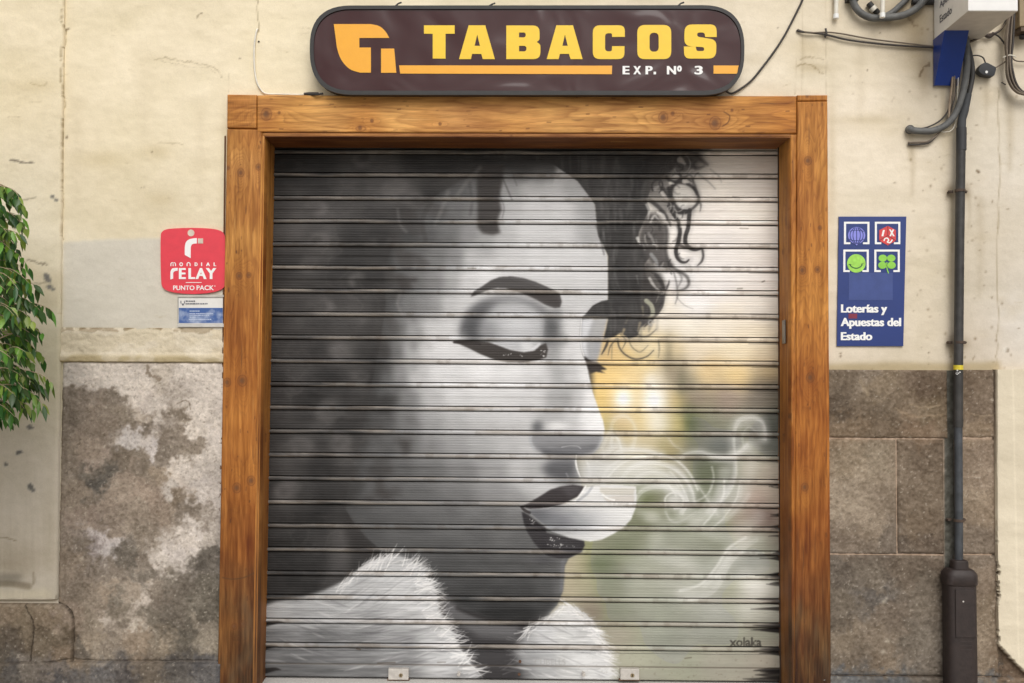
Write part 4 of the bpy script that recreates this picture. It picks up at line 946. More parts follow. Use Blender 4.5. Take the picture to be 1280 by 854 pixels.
# ================================================================== the shop front wall
bld = empty('shop_building', (0, 0, 0), 'cream plastered street facade with weathered stone base around the shop doorway', 'building')
SY = .19                              # plane of the shutter
oL, oR = pt(300, 500, 0)[0], pt(1012, 500, 0)[0]
oT = pt(640, 142, 0)[2]
def res(a, b, d): return np.linspace(0, 1, max(2, int(abs(b-a)/d)+1))
xL, xR = pt(-30, 400)[0], pt(1310, 400)[0]; zT = pt(640, -40)[2]; zB = pt(640, 480)[2]
xs = np.concatenate([[-9, -6, -4.5, -3.4], np.arange(xL, xR, .006), [3.4, 4.5, 6, 9]])
zs = np.concatenate([[0, .4, .8, 1.1], np.arange(zB, zT, .006), [3.6, 4.4, 5.5, 6.8, 8]])
panel('plaster_wall', [(-9, 0), (9, 0), (-9, 8), (9, 8)], 0.0, (xs+9)/18, zs/8, wall_col, wall_rel, mat=m_plaster, parent=bld,
      keep=lambda X, Z: ~((X > oL) & (X < oR) & (Z < oT)))
# left pilaster, standing proud
c = quadpx((-700, 751), (71.0, 751), (-700, -700), (86.5, -700), -.022)
S_ = res(c[0][0], c[1][0], .007); 
def pil_col(U, V, X, Z, s, t):
    c = WB.sample(U, V); k = sstep(560, 750, V)[..., None]
    n = WB.sample(U, V, drt)[..., None]
    st = St.sample(U, np.maximum(V, 405))
    lowst = (sstep(735, 722, V)*sstep(712, 722, V)*sstep(34, 20, U))[..., None]
    c = c*(1-.08*k*(.5+n))
    return c*(1-lowst*.5)+np.array([104, 98, 86])*lowst*.5
def pil_rel(U, V, X, Z, s, t):
    e = (1-s)*(X.max()-X.min()); b = t*(Z.max()-Z.min())
    rc_ = .022; q_ = np.hypot(np.clip(1-e/rc_, 0, 9), np.clip(1-b/rc_, 0, 9)); crn = np.clip(1-e/.007, 0, 1)**2+np.clip(1-b/.007, 0, 1)**2+1.6*sstep(.92, 1.05, q_)*(e < rc_)*(b < rc_)
    return WB.sample(U, V, WH)*1.2-.008*crn
panel('pilaster', c, -.022, LS(3) if False else np.concatenate([np.linspace(0, .72, 6)[:-1], np.linspace(.72, 1, 90)]), np.concatenate([np.linspace(0, .6, 520)[:-1], np.linspace(.6, 1, 12)]), pil_col, pil_rel, back=.01, mat=m_plaster, parent=bld)
# moulded band above the left plinth
def mould_col(U, V, X, Z, s, t):
    tt = t[..., None]; n = WB.sample(U, V, n2a)[..., None]; n_ = WB.sample(U, V, n3a)[..., None]
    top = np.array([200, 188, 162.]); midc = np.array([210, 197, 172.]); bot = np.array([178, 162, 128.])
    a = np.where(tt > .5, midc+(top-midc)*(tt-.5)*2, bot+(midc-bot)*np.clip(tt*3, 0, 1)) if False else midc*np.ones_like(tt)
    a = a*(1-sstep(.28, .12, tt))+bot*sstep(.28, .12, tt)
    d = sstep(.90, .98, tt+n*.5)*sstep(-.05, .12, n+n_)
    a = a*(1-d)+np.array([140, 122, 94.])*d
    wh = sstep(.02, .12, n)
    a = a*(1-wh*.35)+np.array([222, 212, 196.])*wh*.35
    return a+n_*16+n*24
n2a = (fbm(WB.h, WB.w, 16, 34, 4, 301)-.5); n3a = (fbm(WB.h, WB.w, 5, 7, 3, 302)-.5)
def mould_rel(U, V, X, Z, s, t):
    base = .005*sstep(1.0, .85, t)+.010*sstep(.30, .12, t)*sstep(0, .05, t+.02)
    return base+WB.sample(U, V, n2a)*.012+WB.sample(U, V, n3a)*.006
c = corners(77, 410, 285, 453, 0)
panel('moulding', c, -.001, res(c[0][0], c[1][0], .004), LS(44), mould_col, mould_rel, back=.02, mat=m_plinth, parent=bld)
# rough left plinth
c = corners(73, 453.2, 285, 900, 0)
def pl_rel(U, V, X, Z, s, t): return St.sample(U, V, SH)*.8-.006*np.clip(1-(1-t)*(Z.max()-Z.min())/.01, 0, 1)-.01*np.clip(1-s*(X.max()-X.min())/.012, 0, 1)
panel('rendered_plinth', c, -.008, res(c[0][0], c[1][0], .0036), res(c[0][1], c[2][1], .0036), st_col, pl_rel, back=.02, mat=m_plinth, parent=bld)
# stone foot of the left pilaster (rounded block) and the base course
def roundcorner(r_):
    def f(U, V, X, Z, s, t):
        a = (X.max()-X)/r_; b = (Z.max()-Z)/r_
        q = np.clip(np.hypot(np.clip(1-a, 0, 9), np.clip(1-b, 0, 9)), 0, 1.4)
        return St.sample(U, V, SH)-.03*sstep(.9, 1.08, q)-.008*np.clip(1-np.minimum(X.max()-X, Z.max()-Z)/.01, 0, 1)
    return f
c = corners(-700, 752.5, 90, 829, -.03)
panel('foot_stone', c, -.03, np.concatenate([np.linspace(0, .75, 8)[:-1], np.linspace(.75, 1, 170)]), LS(72), st_col, roundcorner(.07), back=.01, mat=m_stone, parent=bld)
c = corners(-700, 826, 274, 900, -.042)
panel('base_course', c, -.042, np.concatenate([np.linspace(0, .65, 10)[:-1], np.linspace(.65, 1, 330)]), LS(60), st_col, st_rel, back=.01, mat=m_stone, parent=bld)
# stone blocks on the right
for (u0, v0, u1, v1, y) in [(1020,462.5,1184.5,547.5,-.014),(1020,549.5,1120.6,692.5,-.013),(1122.2,549.5,1180,692.5,-.015),(1020,694.5,1181,845,-.018),
                            (1195,462.5,1245,547.5,-.012),(1194,549.5,1245,692.5,-.014),(1194,694.5,1248,846,-.016)]:
    c = corners(u0, v0, u1, v1, y)
    panel('stone_block', c, y, res(c[0][0], c[1][0], .0042), res(c[0][1], c[2][1], .0042), st_col, st_rel, back=.02, mat=m_stone, parent=bld)
# mortar behind and between them
def mort_col(U, V, X, Z, s, t):
    n = St.sample(U, V, f3)[..., None]
    ch = (sstep(1178, 1182, U)*sstep(1198, 1194, U))[..., None]
    pink = np.array([168, 146, 126.])*np.ones_like(ch)
    a_ = pink*(1-ch)+np.array([92, 90, 82.])*ch+n*60
    k_ = (U > 1240)[..., None]
    return np.where(k_, St.sample(U, V)*.75, a_)
c = corners(1020, 462.8, 1252, 900, -.006)
panel('mortar_bed', c, -.007, res(c[0][0], c[1][0], .006), res(c[0][1], c[2][1], .006), mort_col, lambda U, V, X, Z, s, t: St.sample(U, V, f3)*.006-.004*(sstep(1181, 1184, U)*sstep(1196, 1193, U)), back=.02, mat=m_stone, parent=bld)
c = corners(1016, 847.5, 1300, 910, -.03)
panel('base_course', c, -.03, res(c[0][0], c[1][0], .005), LS(50), st_col, st_rel, back=.01, mat=m_stone, parent=bld)
# right pilaster with its broken lower corner
c = quadpx((1249, 900), (2000, 910), (1245, 462), (2000, 455), -.035)
def rp_edge(U, V, X, Z, s, t):
    n = St.sample(U, V, f3)*10+St.sample(U, V, f1)*8
    brk = sstep(0, 6, V-(806+(U-1250)*1.02+n*.6)) * 1.0
    rag = sstep(3.0, 0, U-(1244.5+np.maximum(0, (V-690))*.02+n*.9*sstep(640, 720, V)))
    return -.032*np.maximum(brk, rag)+WB.sample(U, V, WH)
def rp_col(U, V, X, Z, s, t):
    h = rp_edge(U, V, X, Z, s, t)[..., None]
    a = np.array([220, 208, 184.])+ (WB.sample(U, V, n1)*26+WB.sample(U, V, n2)*20)[..., None]
    ln = np.exp(-((U-(1268+(V-560)*.02))/1.3)**2)[..., None]*.5
    a = a+ln*16
    k = sstep(-.006, -.022, h)
    return a*(1-k)+St.sample(U, V)*k*.9
panel('pilaster', c, -.038, np.concatenate([np.linspace(0, .09, 110)[:-1], np.linspace(.09, 1, 8)]), res(0, 1.7, .004), rp_col, rp_edge, back=.01, mat=m_plaster, parent=bld)

# ================================================================== street surface
m_pave = painted('paving', rough=.85, bump=(60, .002), grain=.15, gscale=120)
m, nt, b = nmat('street_paving')
tc = nt.nodes.new('ShaderNodeTexCoord'); br = nt.nodes.new('ShaderNodeTexBrick'); br.inputs['Scale'].default_value = 2.5
br.inputs['Color1'].default_value = (.30, .28, .25, 1); br.inputs['Color2'].default_value = (.36, .34, .30, 1); br.inputs['Mortar'].default_value = (.14, .13, .12, 1); br.inputs['Mortar Size'].default_value = .012
nt.links.new(tc.outputs['Object'], br.inputs['Vector']); nt.links.new(br.outputs['Color'], b.inputs['Base Color']); b.inputs['Roughness'].default_value = .85
g = MB().add([(-60, -60, 0), (60, -60, 0), (60, 8, 0), (-60, 8, 0)], [(0, 1, 2, 3)]).build('pavement', m); tag(g, kind='structure')
ths = MB().box((oL-.02, -.06, .0), (oR+.02, .5, pt(640, 852.5, SY-.02)[2])).build('doorstep', flat('granite', (196, 192, 186), .7, var=.15, vscale=120), bevel=.004)
tag(ths, kind='structure')

# ================================================================== wooden door frame
def wood_canvas(u0, v0, u1, v1, S, along, knots, base_pts, seed, rings=10.0, dark=(118, 66, 26), warp=1.0):
    C = Canvas(u0, v0, u1, v1, S)
    C.a[:] = blur(C.field(base_pts, step=5, e=120, p=1.8), 6)*np.array([.90, .915, .86])
    h, w_c = C.h, C.w
    if along == 'v': wl = fbm(h, w_c, 240*S, 30*S, 3, seed)-.5; wf = fbm(h, w_c, 60*S, 5*S, 3, seed+1)-.5; fib = fbm(h, w_c, 26*S, 1.6*S, 3, seed+2)-.5; ac = (C.U-u0)/(u1-u0)+0*C.V
    else: wl = fbm(h, w_c, 30*S, 240*S, 3, seed)-.5; wf = fbm(h, w_c, 5*S, 60*S, 3, seed+1)-.5; fib = fbm(h, w_c, 1.6*S, 26*S, 3, seed+2)-.5; ac = (C.V-v0)/(v1-v0)+0*C.U
    big = fbm(h, w_c, 70*S, 70*S, 4, seed+3)-.5
    T = ac*.9+wl*2.2*warp+wf*.10
    for (ku, kv, kr) in knots:
        la, sa = (kr*5.5, kr*1.9)
        ra, rb = (la, sa) if along == 'v' else (sa, la)
        T = T+np.exp(-(((C.V-kv)/ra)**2+((C.U-ku)/rb)**2))*.75
    ph = (T*rings) % 1.0
    line = np.where(ph < .82, ph/.82, (1-ph)/.18)**2.6
    C.mix(((slice(0, h), slice(0, w_c)), line.astype(np.float32)), np.array(dark, np.float32), .34)
    C.a += (fib*58+wf*56)[..., None]*np.array([1, .85, .6])+big[..., None]*np.array([58, 58, 36])
    # worn, grimy arrises and drying checks
    r_ = random.Random(seed+9)
    for _ in range(int(h*w_c/5200)):
        if along == 'v':
            u_ = r_.choice([u0+r_.uniform(6, 16), u1-r_.uniform(6, 16), r_.uniform(u0, u1)]); v_ = r_.uniform(v0, v1); l_ = r_.uniform(8, 46)
            P = [(u_, v_, .3), (u_+r_.uniform(-.8, .8), v_+l_*.5, r_.uniform(.5, 1.4)), (u_+r_.uniform(-1, 1), v_+l_, .3)]
        else:
            v_ = r_.choice([v0+r_.uniform(7, 12), v1-r_.uniform(10, 16), r_.uniform(v0, v1)]); u_ = r_.uniform(u0, u1); l_ = r_.uniform(8, 46)
            P = [(u_, v_, .3), (u_+l_*.5, v_+r_.uniform(-.6, .6), r_.uniform(.5, 1.3)), (u_+l_, v_+r_.uniform(-.8, .8), .3)]
        C.stroke(P, 1, (74, 46, 28) if r_.random() < .75 else (222, 178, 118), r_.uniform(.2, .6), .6, 3)
    for (ku, kv, kr) in knots:
        C.blob(ku, kv, kr*1.8, kr*2.2, (146, 84, 38), .35)
        C.blob(ku, kv, kr*.85, kr*1.05, (88, 56, 36), .62, 1.4)
        C.blob(ku-.3*kr, kv, kr*.45, kr*.5, (112, 82, 60), .5, 1.5)
        C.stroke(circle(ku, kv, kr*1.25, 14, kr*1.5)+[(ku+kr*1.25, kv)], .8, (78, 44, 22), .5, .6, 2)
    return C
rr = random.Random(77)
def nicks(C, n, vert, seed):
    r_ = random.Random(seed)
    for _ in range(n):
        u = r_.uniform(C.u0, C.u0+C.w/C.S); v = r_.uniform(C.v0, C.v0+C.h/C.S); l = r_.uniform(1, 5)
        P = [(u, v), (u+r_.uniform(-.4, .4), v+l)] if vert else [(u, v), (u+l, v+r_.uniform(-.4, .4))]
        C.stroke(P, r_.uniform(.6, 1.5), (86, 50, 26), r_.uniform(.3, .85), .5, 0)
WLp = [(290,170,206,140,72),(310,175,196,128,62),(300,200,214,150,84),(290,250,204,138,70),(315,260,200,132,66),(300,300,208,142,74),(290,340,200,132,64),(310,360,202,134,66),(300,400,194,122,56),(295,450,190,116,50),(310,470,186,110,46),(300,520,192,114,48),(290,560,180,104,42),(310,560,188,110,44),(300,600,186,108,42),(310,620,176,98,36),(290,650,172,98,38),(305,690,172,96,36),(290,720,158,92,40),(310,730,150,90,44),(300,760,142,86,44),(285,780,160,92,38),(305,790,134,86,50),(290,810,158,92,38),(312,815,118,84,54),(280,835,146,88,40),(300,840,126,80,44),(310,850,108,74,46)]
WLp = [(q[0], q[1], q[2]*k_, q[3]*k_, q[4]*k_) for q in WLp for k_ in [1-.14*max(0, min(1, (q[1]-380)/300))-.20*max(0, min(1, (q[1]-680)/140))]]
WLc = wood_canvas(262, 155, 332, 860, 2.0, 'v', [(301,216,3.4),(299,345,3),(311,344,2.2),(303,476,4.6),(284,478,3.6),(323,209,2.6),(314,601,4),(296,610,4.2),(285,210,1.6),(304,780,3),(293,783,2.6)], WLp, 401, 9)
nicks(WLc, 70, True, 1)
WLc.stroke([(278,722),(290,724),(305,722),(318,716)], 1.6, (84,56,34), .7, .8)
for (u, v) in [(307,790),(312,820),(300,830),(313,775),(290,845),(306,760)]: WLc.blob(u, v, 5, 14, (98, 78, 58), .5)
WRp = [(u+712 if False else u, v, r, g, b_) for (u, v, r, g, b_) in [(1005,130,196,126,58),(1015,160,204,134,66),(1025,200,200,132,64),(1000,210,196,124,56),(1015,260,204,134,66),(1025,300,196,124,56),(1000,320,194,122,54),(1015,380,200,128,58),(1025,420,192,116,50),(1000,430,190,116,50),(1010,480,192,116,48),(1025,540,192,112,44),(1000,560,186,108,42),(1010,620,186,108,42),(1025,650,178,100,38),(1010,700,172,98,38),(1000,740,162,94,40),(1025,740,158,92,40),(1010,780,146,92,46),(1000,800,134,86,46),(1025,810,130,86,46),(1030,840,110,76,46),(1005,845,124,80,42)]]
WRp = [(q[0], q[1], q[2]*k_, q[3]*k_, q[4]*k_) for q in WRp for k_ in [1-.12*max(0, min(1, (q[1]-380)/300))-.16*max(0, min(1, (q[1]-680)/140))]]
WRc = wood_canvas(982, 110, 1048, 862, 2.0, 'v', [(1010,201,3.6),(1003,338,3.4),(1022,337,2.6),(1013,472,4.0),(1006,609,3.4),(1009,120,1.4),(1025,285,1.8)], WRp, 421, 9)
nicks(WRc, 60, True, 2)
for (u, v) in [(994,790),(1031,820),(1034,840),(1000,760),(1020,790)]: WRc.blob(u, v, 4, 16, (92, 76, 58), .45)
WTp = [(300,140,196,128,62),(330,130,206,140,76),(335,155,200,130,62),(370,130,198,134,70),(420,150,206,142,80),(400,135,214,150,86),(500,135,208,144,84),(560,145,216,152,90),(540,158,206,140,76),(640,140,208,144,84),(700,150,214,152,88),(760,135,204,142,82),(800,150,212,150,86),(860,140,206,142,80),(900,150,204,138,74),(950,140,200,132,66),(985,150,196,124,56),(980,125,196,126,60),(640,158,202,136,72),(450,160,196,126,62)]
WTp = [(q[0], q[1], min(255, q[2]*1.06), q[3]*1.08, q[4]*1.1) for q in WTp]
WTc = wood_canvas(280, 112, 1002, 178, 2.0, 'h', [(333,143,5.2),(349,141,1.1),(465,151,1.4),(829,147,4.6),(841,142,1.6),(894,154,5.6),(450,160,1.6),(915,138,1),(550,155,1.2)], WTp, 441, 5, warp=.8)
WTc.stroke(circle(451,161,6,16,3)+[(457,161)], .9, (110,62,28), .6, .6, 2); WTc.stroke([(905,140),(912,145),(910,153),(903,158)], 1.2, (84,50,26), .8, .6)
nicks(WTc, 60, False, 3)
def rough_edge(S, amp=.0012):
    def f(U, V, X, Z, s, t):
        W_, H_ = X.max()-X.min(), Z.max()-Z.min()
        e = np.minimum(np.minimum(s, 1-s)*W_, np.minimum(t, 1-t)*H_)
        return -.0045*np.clip(1-e/.0045, 0, 1)**2
    return f
def ccol(C): return lambda U, V, X, Z, s, t: C.sample(U, V)
FY = -.032
frame = empty('door_frame', pt(640, 850, 0), 'varnished orange pine door frame with dark knots around the painted shutter', 'door frame')
L_ = res(0, .17, .0021)
def board(name, q, y, nS, nT, col, mat, back=.0):
    return panel(name, q, y, LS(nS), LS(nT), col, rough_edge(1), back=back, mat=mat, parent=frame)
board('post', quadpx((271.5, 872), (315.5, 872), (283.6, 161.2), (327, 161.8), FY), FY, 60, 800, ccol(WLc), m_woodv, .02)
board('corner_block', quadpx((283.6, 159.8), (320.3, 160.6), (284, 118), (320.6, 118.6), FY), FY, 60, 60, ccol(WTc), m_woodv, .02)
board('lintel', quadpx((321.3, 165.0), (995.6, 167.0), (321.3, 119), (995.8, 120), FY-.002), FY-.002, 700, 52, ccol(WTc), m_woodh, .02)
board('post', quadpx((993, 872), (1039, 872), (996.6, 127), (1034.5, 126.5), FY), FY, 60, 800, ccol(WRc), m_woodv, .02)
board('corner_block', quadpx((996.8, 126.2), (1034.5, 125.8), (996.8, 119), (1034.5, 118.8), FY), FY, 40, 12, ccol(WRc), m_woodv, .02)
board('post', quadpx((989.5, 872), (992.4, 872), (988, 168), (996, 168), FY+.001), FY+.001, 8, 300, ccol(WRc), m_woodv, .02)
# narrow beads lining the inner edge
beadc = wood_canvas(262, 155, 342, 872, 1.5, 'v', [], [(330,200,184,116,52),(330,400,178,106,42),(325,600,150,92,44),(320,800,112,74,42)], 461, 14)
board('bead', quadpx((316.2, 872), (320.0, 872), (327.6, 168), (331, 170), FY+.003), FY+.003, 10, 300, ccol(beadc), m_woodv, .03)
bh = wood_canvas(320, 160, 1000, 180, 1.5, 'h', [(962,170,1.6),(640,170,1)], [(400,170,176,116,64),(640,170,184,124,72),(900,170,170,112,62)], 471, 4)
board('bead', quadpx((327.6, 170.6), (989.5, 171.6), (327.6, 166), (989.5, 168), FY+.003), FY+.003, 200, 10, ccol(bh), m_woodh, .03)
# reveal boards run back to the shutter
def reveal(name, A, B, colpts, seed, mat, dark):
    """A: front edge (two world points), B: rear edge"""
    C = wood_canvas(0, 0, 60, 400, 2.0, 'v', [(20,60,2),(42,140,1.8),(30,215,2.4),(14,300,2)], colpts, seed, 8)
    nicks(C, 30, True, seed)
    nS, nT = 14, 300
    s, t = np.meshgrid(LS(nS), LS(nT))
    a0, a1, b0, b1 = [np.array(p) for p in (A[0], A[1], B[0], B[1])]
    P = (a0*(1-t[..., None])+a1*t[..., None])*(1-s[..., None])+(b0*(1-t[..., None])+b1*t[..., None])*s[..., None]
    Cc = C.sample(s*58+1, (1-t)*398+1)
    co_ = P.reshape(-1, 3); idx = np.arange(nS*nT).reshape(nT, nS)
    f = np.stack([idx[:-1, :-1], idx[:-1, 1:], idx[1:, 1:], idx[1:, :-1]], -1).reshape(-1, 4)
    # give the board its thickness, away from the opening
    nrm = np.cross(b0-a0, a1-a0); nrm /= np.linalg.norm(nrm)
    mid = (a0+a1+b0+b1)/4; ctr = np.array([0, mid[1], 1.4])
    if np.dot(nrm, ctr-mid) > 0: nrm = -nrm
    ring = np.concatenate([idx[0, :], idx[1:, -1], idx[-1, -2::-1], idx[-2:0:-1, 0]]); n0 = len(co_)
    co_ = np.concatenate([co_, co_[ring]+nrm*.02]); k = np.arange(len(ring)); k2 = (k+1) % len(ring)
    f = np.concatenate([f, np.stack([ring[k2], ring[k], n0+k, n0+k2], -1)])
    cl = Cc.reshape(-1, 3); cl = np.concatenate([cl, cl[ring]])
    me = bpy.data.meshes.new(name); me.from_pydata(co_.tolist(), [], f.tolist()); me.update()
    ca = me.color_attributes.new('paint', 'FLOAT_COLOR', 'POINT')
    ca.data.foreach_set('color', np.concatenate([np.clip(lin(np.clip(cl, 0, 255))*ALB, .004, .9), np.ones((len(cl), 1))], 1).astype(np.float32).ravel())
    return link(name, me, mat, frame)
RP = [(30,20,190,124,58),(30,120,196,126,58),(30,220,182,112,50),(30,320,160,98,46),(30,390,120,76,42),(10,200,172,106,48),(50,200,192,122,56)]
yb = SY+.035
reveal('reveal_board', (pt(320.2, 872, FY+.004), pt(331, 170.8, FY+.004)), (pt(333, 872, yb), pt(345.4, 183, yb)), RP, 501, m_woodv, 0)
reveal('reveal_board', (pt(991, 872, FY+.004), pt(988.2, 172, FY+.004)), (pt(971.5, 872, yb), pt(969.3, 183, yb)), RP, 511, m_woodv, 0)
reveal('reveal_board', (pt(331, 171.0, FY+.004), pt(988.2, 172.2, FY+.004)), (pt(344, 184.5, SY-.045), pt(970.5, 186.5, SY-.045)), [(30,50,124,74,34),(30,200,128,76,34),(30,350,122,72,32)], 521, m_woodh, 0)  # soffit board: shade under the lintel darkened into its wood colours
mb = MB(); mb.tube([pt(281.5, 170, -.004), pt(278, 500, -.004), pt(275, 640, -.004)], .004, 6)
mb.build('edge_strip', flat('dark_wood', (96, 62, 36), .7), frame)
MB().add(*[[(pt(969, v0_, .16)[0]-.001, y_, pt(969, v0_, .16)[2]) for y_, v0_ in ((.08, 404), (.16, 404), (.16, 430), (.08, 430))], [(0, 1, 2, 3)]]) if False else None
pz = pt(980, 415, .07)
MB().box((pz[0]-.004, .05, pz[2]-.055), (pz[0]+.004, .09, pz[2]+.055)).build('strike_plate', flat('zinc', (140, 134, 126), .45, .8), frame, bevel=.002)

# ================================================================== roller shutter with the mural
shut = empty('roller_shutter', pt(655, 850, SY), 'closed steel roller shutter painted with a grey mural of a woman exhaling smoke', 'roller shutter')
MC = M
v_to_z = lambda v: pt(655, v, SY)[2]
zs_seam = [v_to_z(SEAM0+PITCH*20-PITCH*k*1.0) for k in range(-0, 22)]
ztop = v_to_z(170); zbot = v_to_z(815.5)
x0s, x1s = pt(318, 500, SY)[0], pt(985, 500, SY)[0]
p_ = (v_to_z(SEAM0)-v_to_z(SEAM0+PITCH*20))/20
zref = v_to_z(SEAM0+PITCH*20)
tt = np.concatenate([np.linspace(-.082, .082, 9), [.088, .096, .104, .112, .120, .128], ])
prof = []
def depth(t):
    """outward relief of the slat; t from -.5 to .5 around the rolled bead"""
    a = abs(t)
    if a <= .082: return .0085*math.sqrt(max(0, 1-(a/.085)**2))-.001
    if a <= .125: return -.017 if .087 < a < .122 else -.004
    b = (t % 1.0-.125)/(1-.25)          # 0..1 across the flat
    g_ = 0
    for c_ in (.09, .24, .38, .52, .66, .80, .92):
        g_ -= .0009*max(0, 1-abs(b-c_)/.022)
    return -.0005+.0022*math.sin(math.pi*min(max(b, 0), 1))+g_
flat_t = []
for c_ in (.09, .24, .38, .52, .66, .80, .92):
    for dd in (-.03, -.012, 0, .012, .03): flat_t.append(.125+(c_+dd)*(1-.25))
flat_t += [.129]+[.125+q_*.75 for q_ in (.165, .31, .45, .59, .73, .86)]+[1-.129]
base_t = sorted(list(np.linspace(-.082, .082, 9))+[.0825, .0875, .102, .112, .1215, .125]+flat_t+[1-.125, 1-.1215, 1-.112, 1-.102, 1-.0875, 1-.0825])
zrows = []; drows = []; brow = []
for k in range(-1, 23):
    for t in base_t:
        z = zref+p_*(k+t)
        if z < zbot or z > ztop: continue
        td = t if t < .5 else t-1
        d_ = depth(td) if abs(td) < .1251 else depth(t)
        zrows.append(z); drows.append(d_); brow.append(abs(td))
zrows = np.array(zrows); drows = np.array(drows); brow = np.array(brow)
nC = 760
XX, ZZ = np.meshgrid(np.linspace(x0s, x1s, nC), zrows)
U, V = proj(XX, np.full_like(XX, SY), ZZ)
C = MC.sample(U, V)
rngn = fbm(len(zrows), nC, 6, 60, 4, 701); 
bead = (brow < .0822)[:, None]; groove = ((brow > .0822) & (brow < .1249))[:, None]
bw = np.array([150, 140, 128.]);
wear = np.clip(.34+(rngn-.5)*2.2, 0, .9)[..., None]
C = np.where(bead[..., None], C*(1-wear*.75)+bw*wear*.75+13, C)  # worn metal showing on the beads, with a painted highlight lift
C = np.where(groove[..., None], C*.22+np.array([30, 23, 18.])*.78, C)  # grime in the grooves, their shadow lines deepened in the colour
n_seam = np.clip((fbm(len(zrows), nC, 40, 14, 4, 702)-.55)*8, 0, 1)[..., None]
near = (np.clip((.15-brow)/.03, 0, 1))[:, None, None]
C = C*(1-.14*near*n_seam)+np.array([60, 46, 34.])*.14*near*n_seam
kk = np.round((zrows-zref)/p_); rg_ = np.random.default_rng(3); tl = rg_.normal(0, .0011, 60); bw_ = rg_.normal(0, .0012, 60); ki = (kk.astype(int)+20) % 60
YY = SY-drows[:, None]-(tl[ki]*((zrows-zref)/p_-kk)*2)[:, None]-bw_[ki][:, None]*np.sin((XX-x0s)/(x1s-x0s)*np.pi*(1+ki[:, None] % 3))-(fbm(len(zrows), nC, 50, 160, 3, 703)-.5)*.008
idx = np.arange(XX.size).reshape(XX.shape)
f = np.stack([idx[:-1, :-1], idx[:-1, 1:], idx[1:, 1:], idx[1:, :-1]], -1).reshape(-1, 4)
me = bpy.data.meshes.new('slat_curtain')
me.vertices.add(XX.size); me.vertices.foreach_set('co', np.stack([XX, YY, ZZ], -1).astype(np.float32).ravel())
me.loops.add(f.size); me.loops.foreach_set('vertex_index', f.astype(np.int32).ravel())
me.polygons.add(len(f)); me.polygons.foreach_set('loop_start', np.arange(0, f.size, 4, dtype=np.int32)); me.polygons.foreach_set('loop_total', np.full(len(f), 4, np.int32))
me.update(calc_edges=True)
ca = me.color_attributes.new('paint', 'FLOAT_COLOR', 'POINT')
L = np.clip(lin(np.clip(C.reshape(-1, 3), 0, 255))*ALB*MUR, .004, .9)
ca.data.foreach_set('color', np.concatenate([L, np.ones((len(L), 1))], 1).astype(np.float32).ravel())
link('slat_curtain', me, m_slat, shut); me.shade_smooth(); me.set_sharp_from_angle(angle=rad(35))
# bottom rail: a wider plain slat carrying the locks
def br_rel(U, V, X, Z, s, t):
    return .004*np.sin(np.pi*np.clip(t, 0, 1))-.004*np.exp(-((t-.5)/.022)**2)-.006*sstep(.03, 0, t)
def br_col(U, V, X, Z, s, t):
    c = MC.sample(U, np.minimum(V, 850)); k = np.exp(-((t-.5)/.03)**2)[..., None]
    return (c*(1-k*.5)+np.array([80, 70, 60.])*k*.5)
zb0, zb1 = v_to_z(848.8), v_to_z(815.6)
panel('bottom_rail', [(x0s, zb0), (x1s, zb0), (x0s, zb1), (x1s, zb1)], SY-.004, LS(760), LS(44), br_col, br_rel, back=SY+.02, mat=m_slat, parent=shut)
m_galv = flat('galvanised_steel', (196, 190, 182), .5, .25, var=.12, vscale=60)
m_brass = flat('worn_brass', (150, 134, 104), .4, .8)
for (u0, u1) in [(485.5, 510.5), (775.5, 799)]:
    a = pt(u0, 836, SY-.03); b_ = pt(u1, 851, SY-.03)
    lk = MB().box((a[0], SY-.032, b_[2]+.004), (b_[0], SY, a[2])).build('lock', m_galv, shut, bevel=.003)
    cx = (a[0]+b_[0])/2; cz = (a[2]+b_[2])/2-.002
    MB().tube([(cx+.012, SY-.036, cz), (cx+.012, SY-.02, cz)], .009, 16).build('lock_cylinder', m_brass, lk, sm=True)
    MB().box((cx+.0105, SY-.0375, cz-.005), (cx+.0135, SY-.035, cz+.005)).build('keyhole', flat('keyhole_black', (30, 28, 26), .8), lk)
    MB().box((a[0]-.006, SY-.02, b_[2]-.004), (b_[0]+.003, SY-.002, b_[2]+.004)).build('hasp', flat('rusty_steel', (112, 84, 64), .8, .2), lk)
for u_ in (573.5, 729.5):
    a = pt(u_, 843, SY-.02)
    MB().tube([(a[0], SY-.03, a[2]), (a[0], SY-.004, a[2]+.004)], .008, 12).build('stop_bolt', m_galv, shut, sm=True)
for (u_, v_) in ((650, 827), (649, 843)):
    a = pt(u_, v_, SY-.01)
    MB().tube([(a[0], SY-.012, a[2]), (a[0], SY-.004, a[2])], .007, 12).build('rivet', flat('brown_rust', (92, 66, 50), .9), shut, sm=True)
m_dark = flat('dark_steel', (44, 40, 38), .8)  # near-black steel for the rails, housing and backing panel
for (u_, sgn) in ((333, -1), (972.5, 1)):
    a = pt(u_, 500, SY)
    MB().box((a[0]-sgn*.0, SY-.025, 0), (a[0]+sgn*.07, SY-.012, ztop)).build('guide_rail', m_dark, shut)
MB().box((x0s-.1, SY+.02, ztop-.12), (x1s+.1, SY+.30, ztop+.3)).build('roller_housing', m_dark, shut)
MB().box((x0s-.1, SY+.04, 0), (x1s+.1, SY+.06, ztop)).build('backing_panel', m_dark, shut)
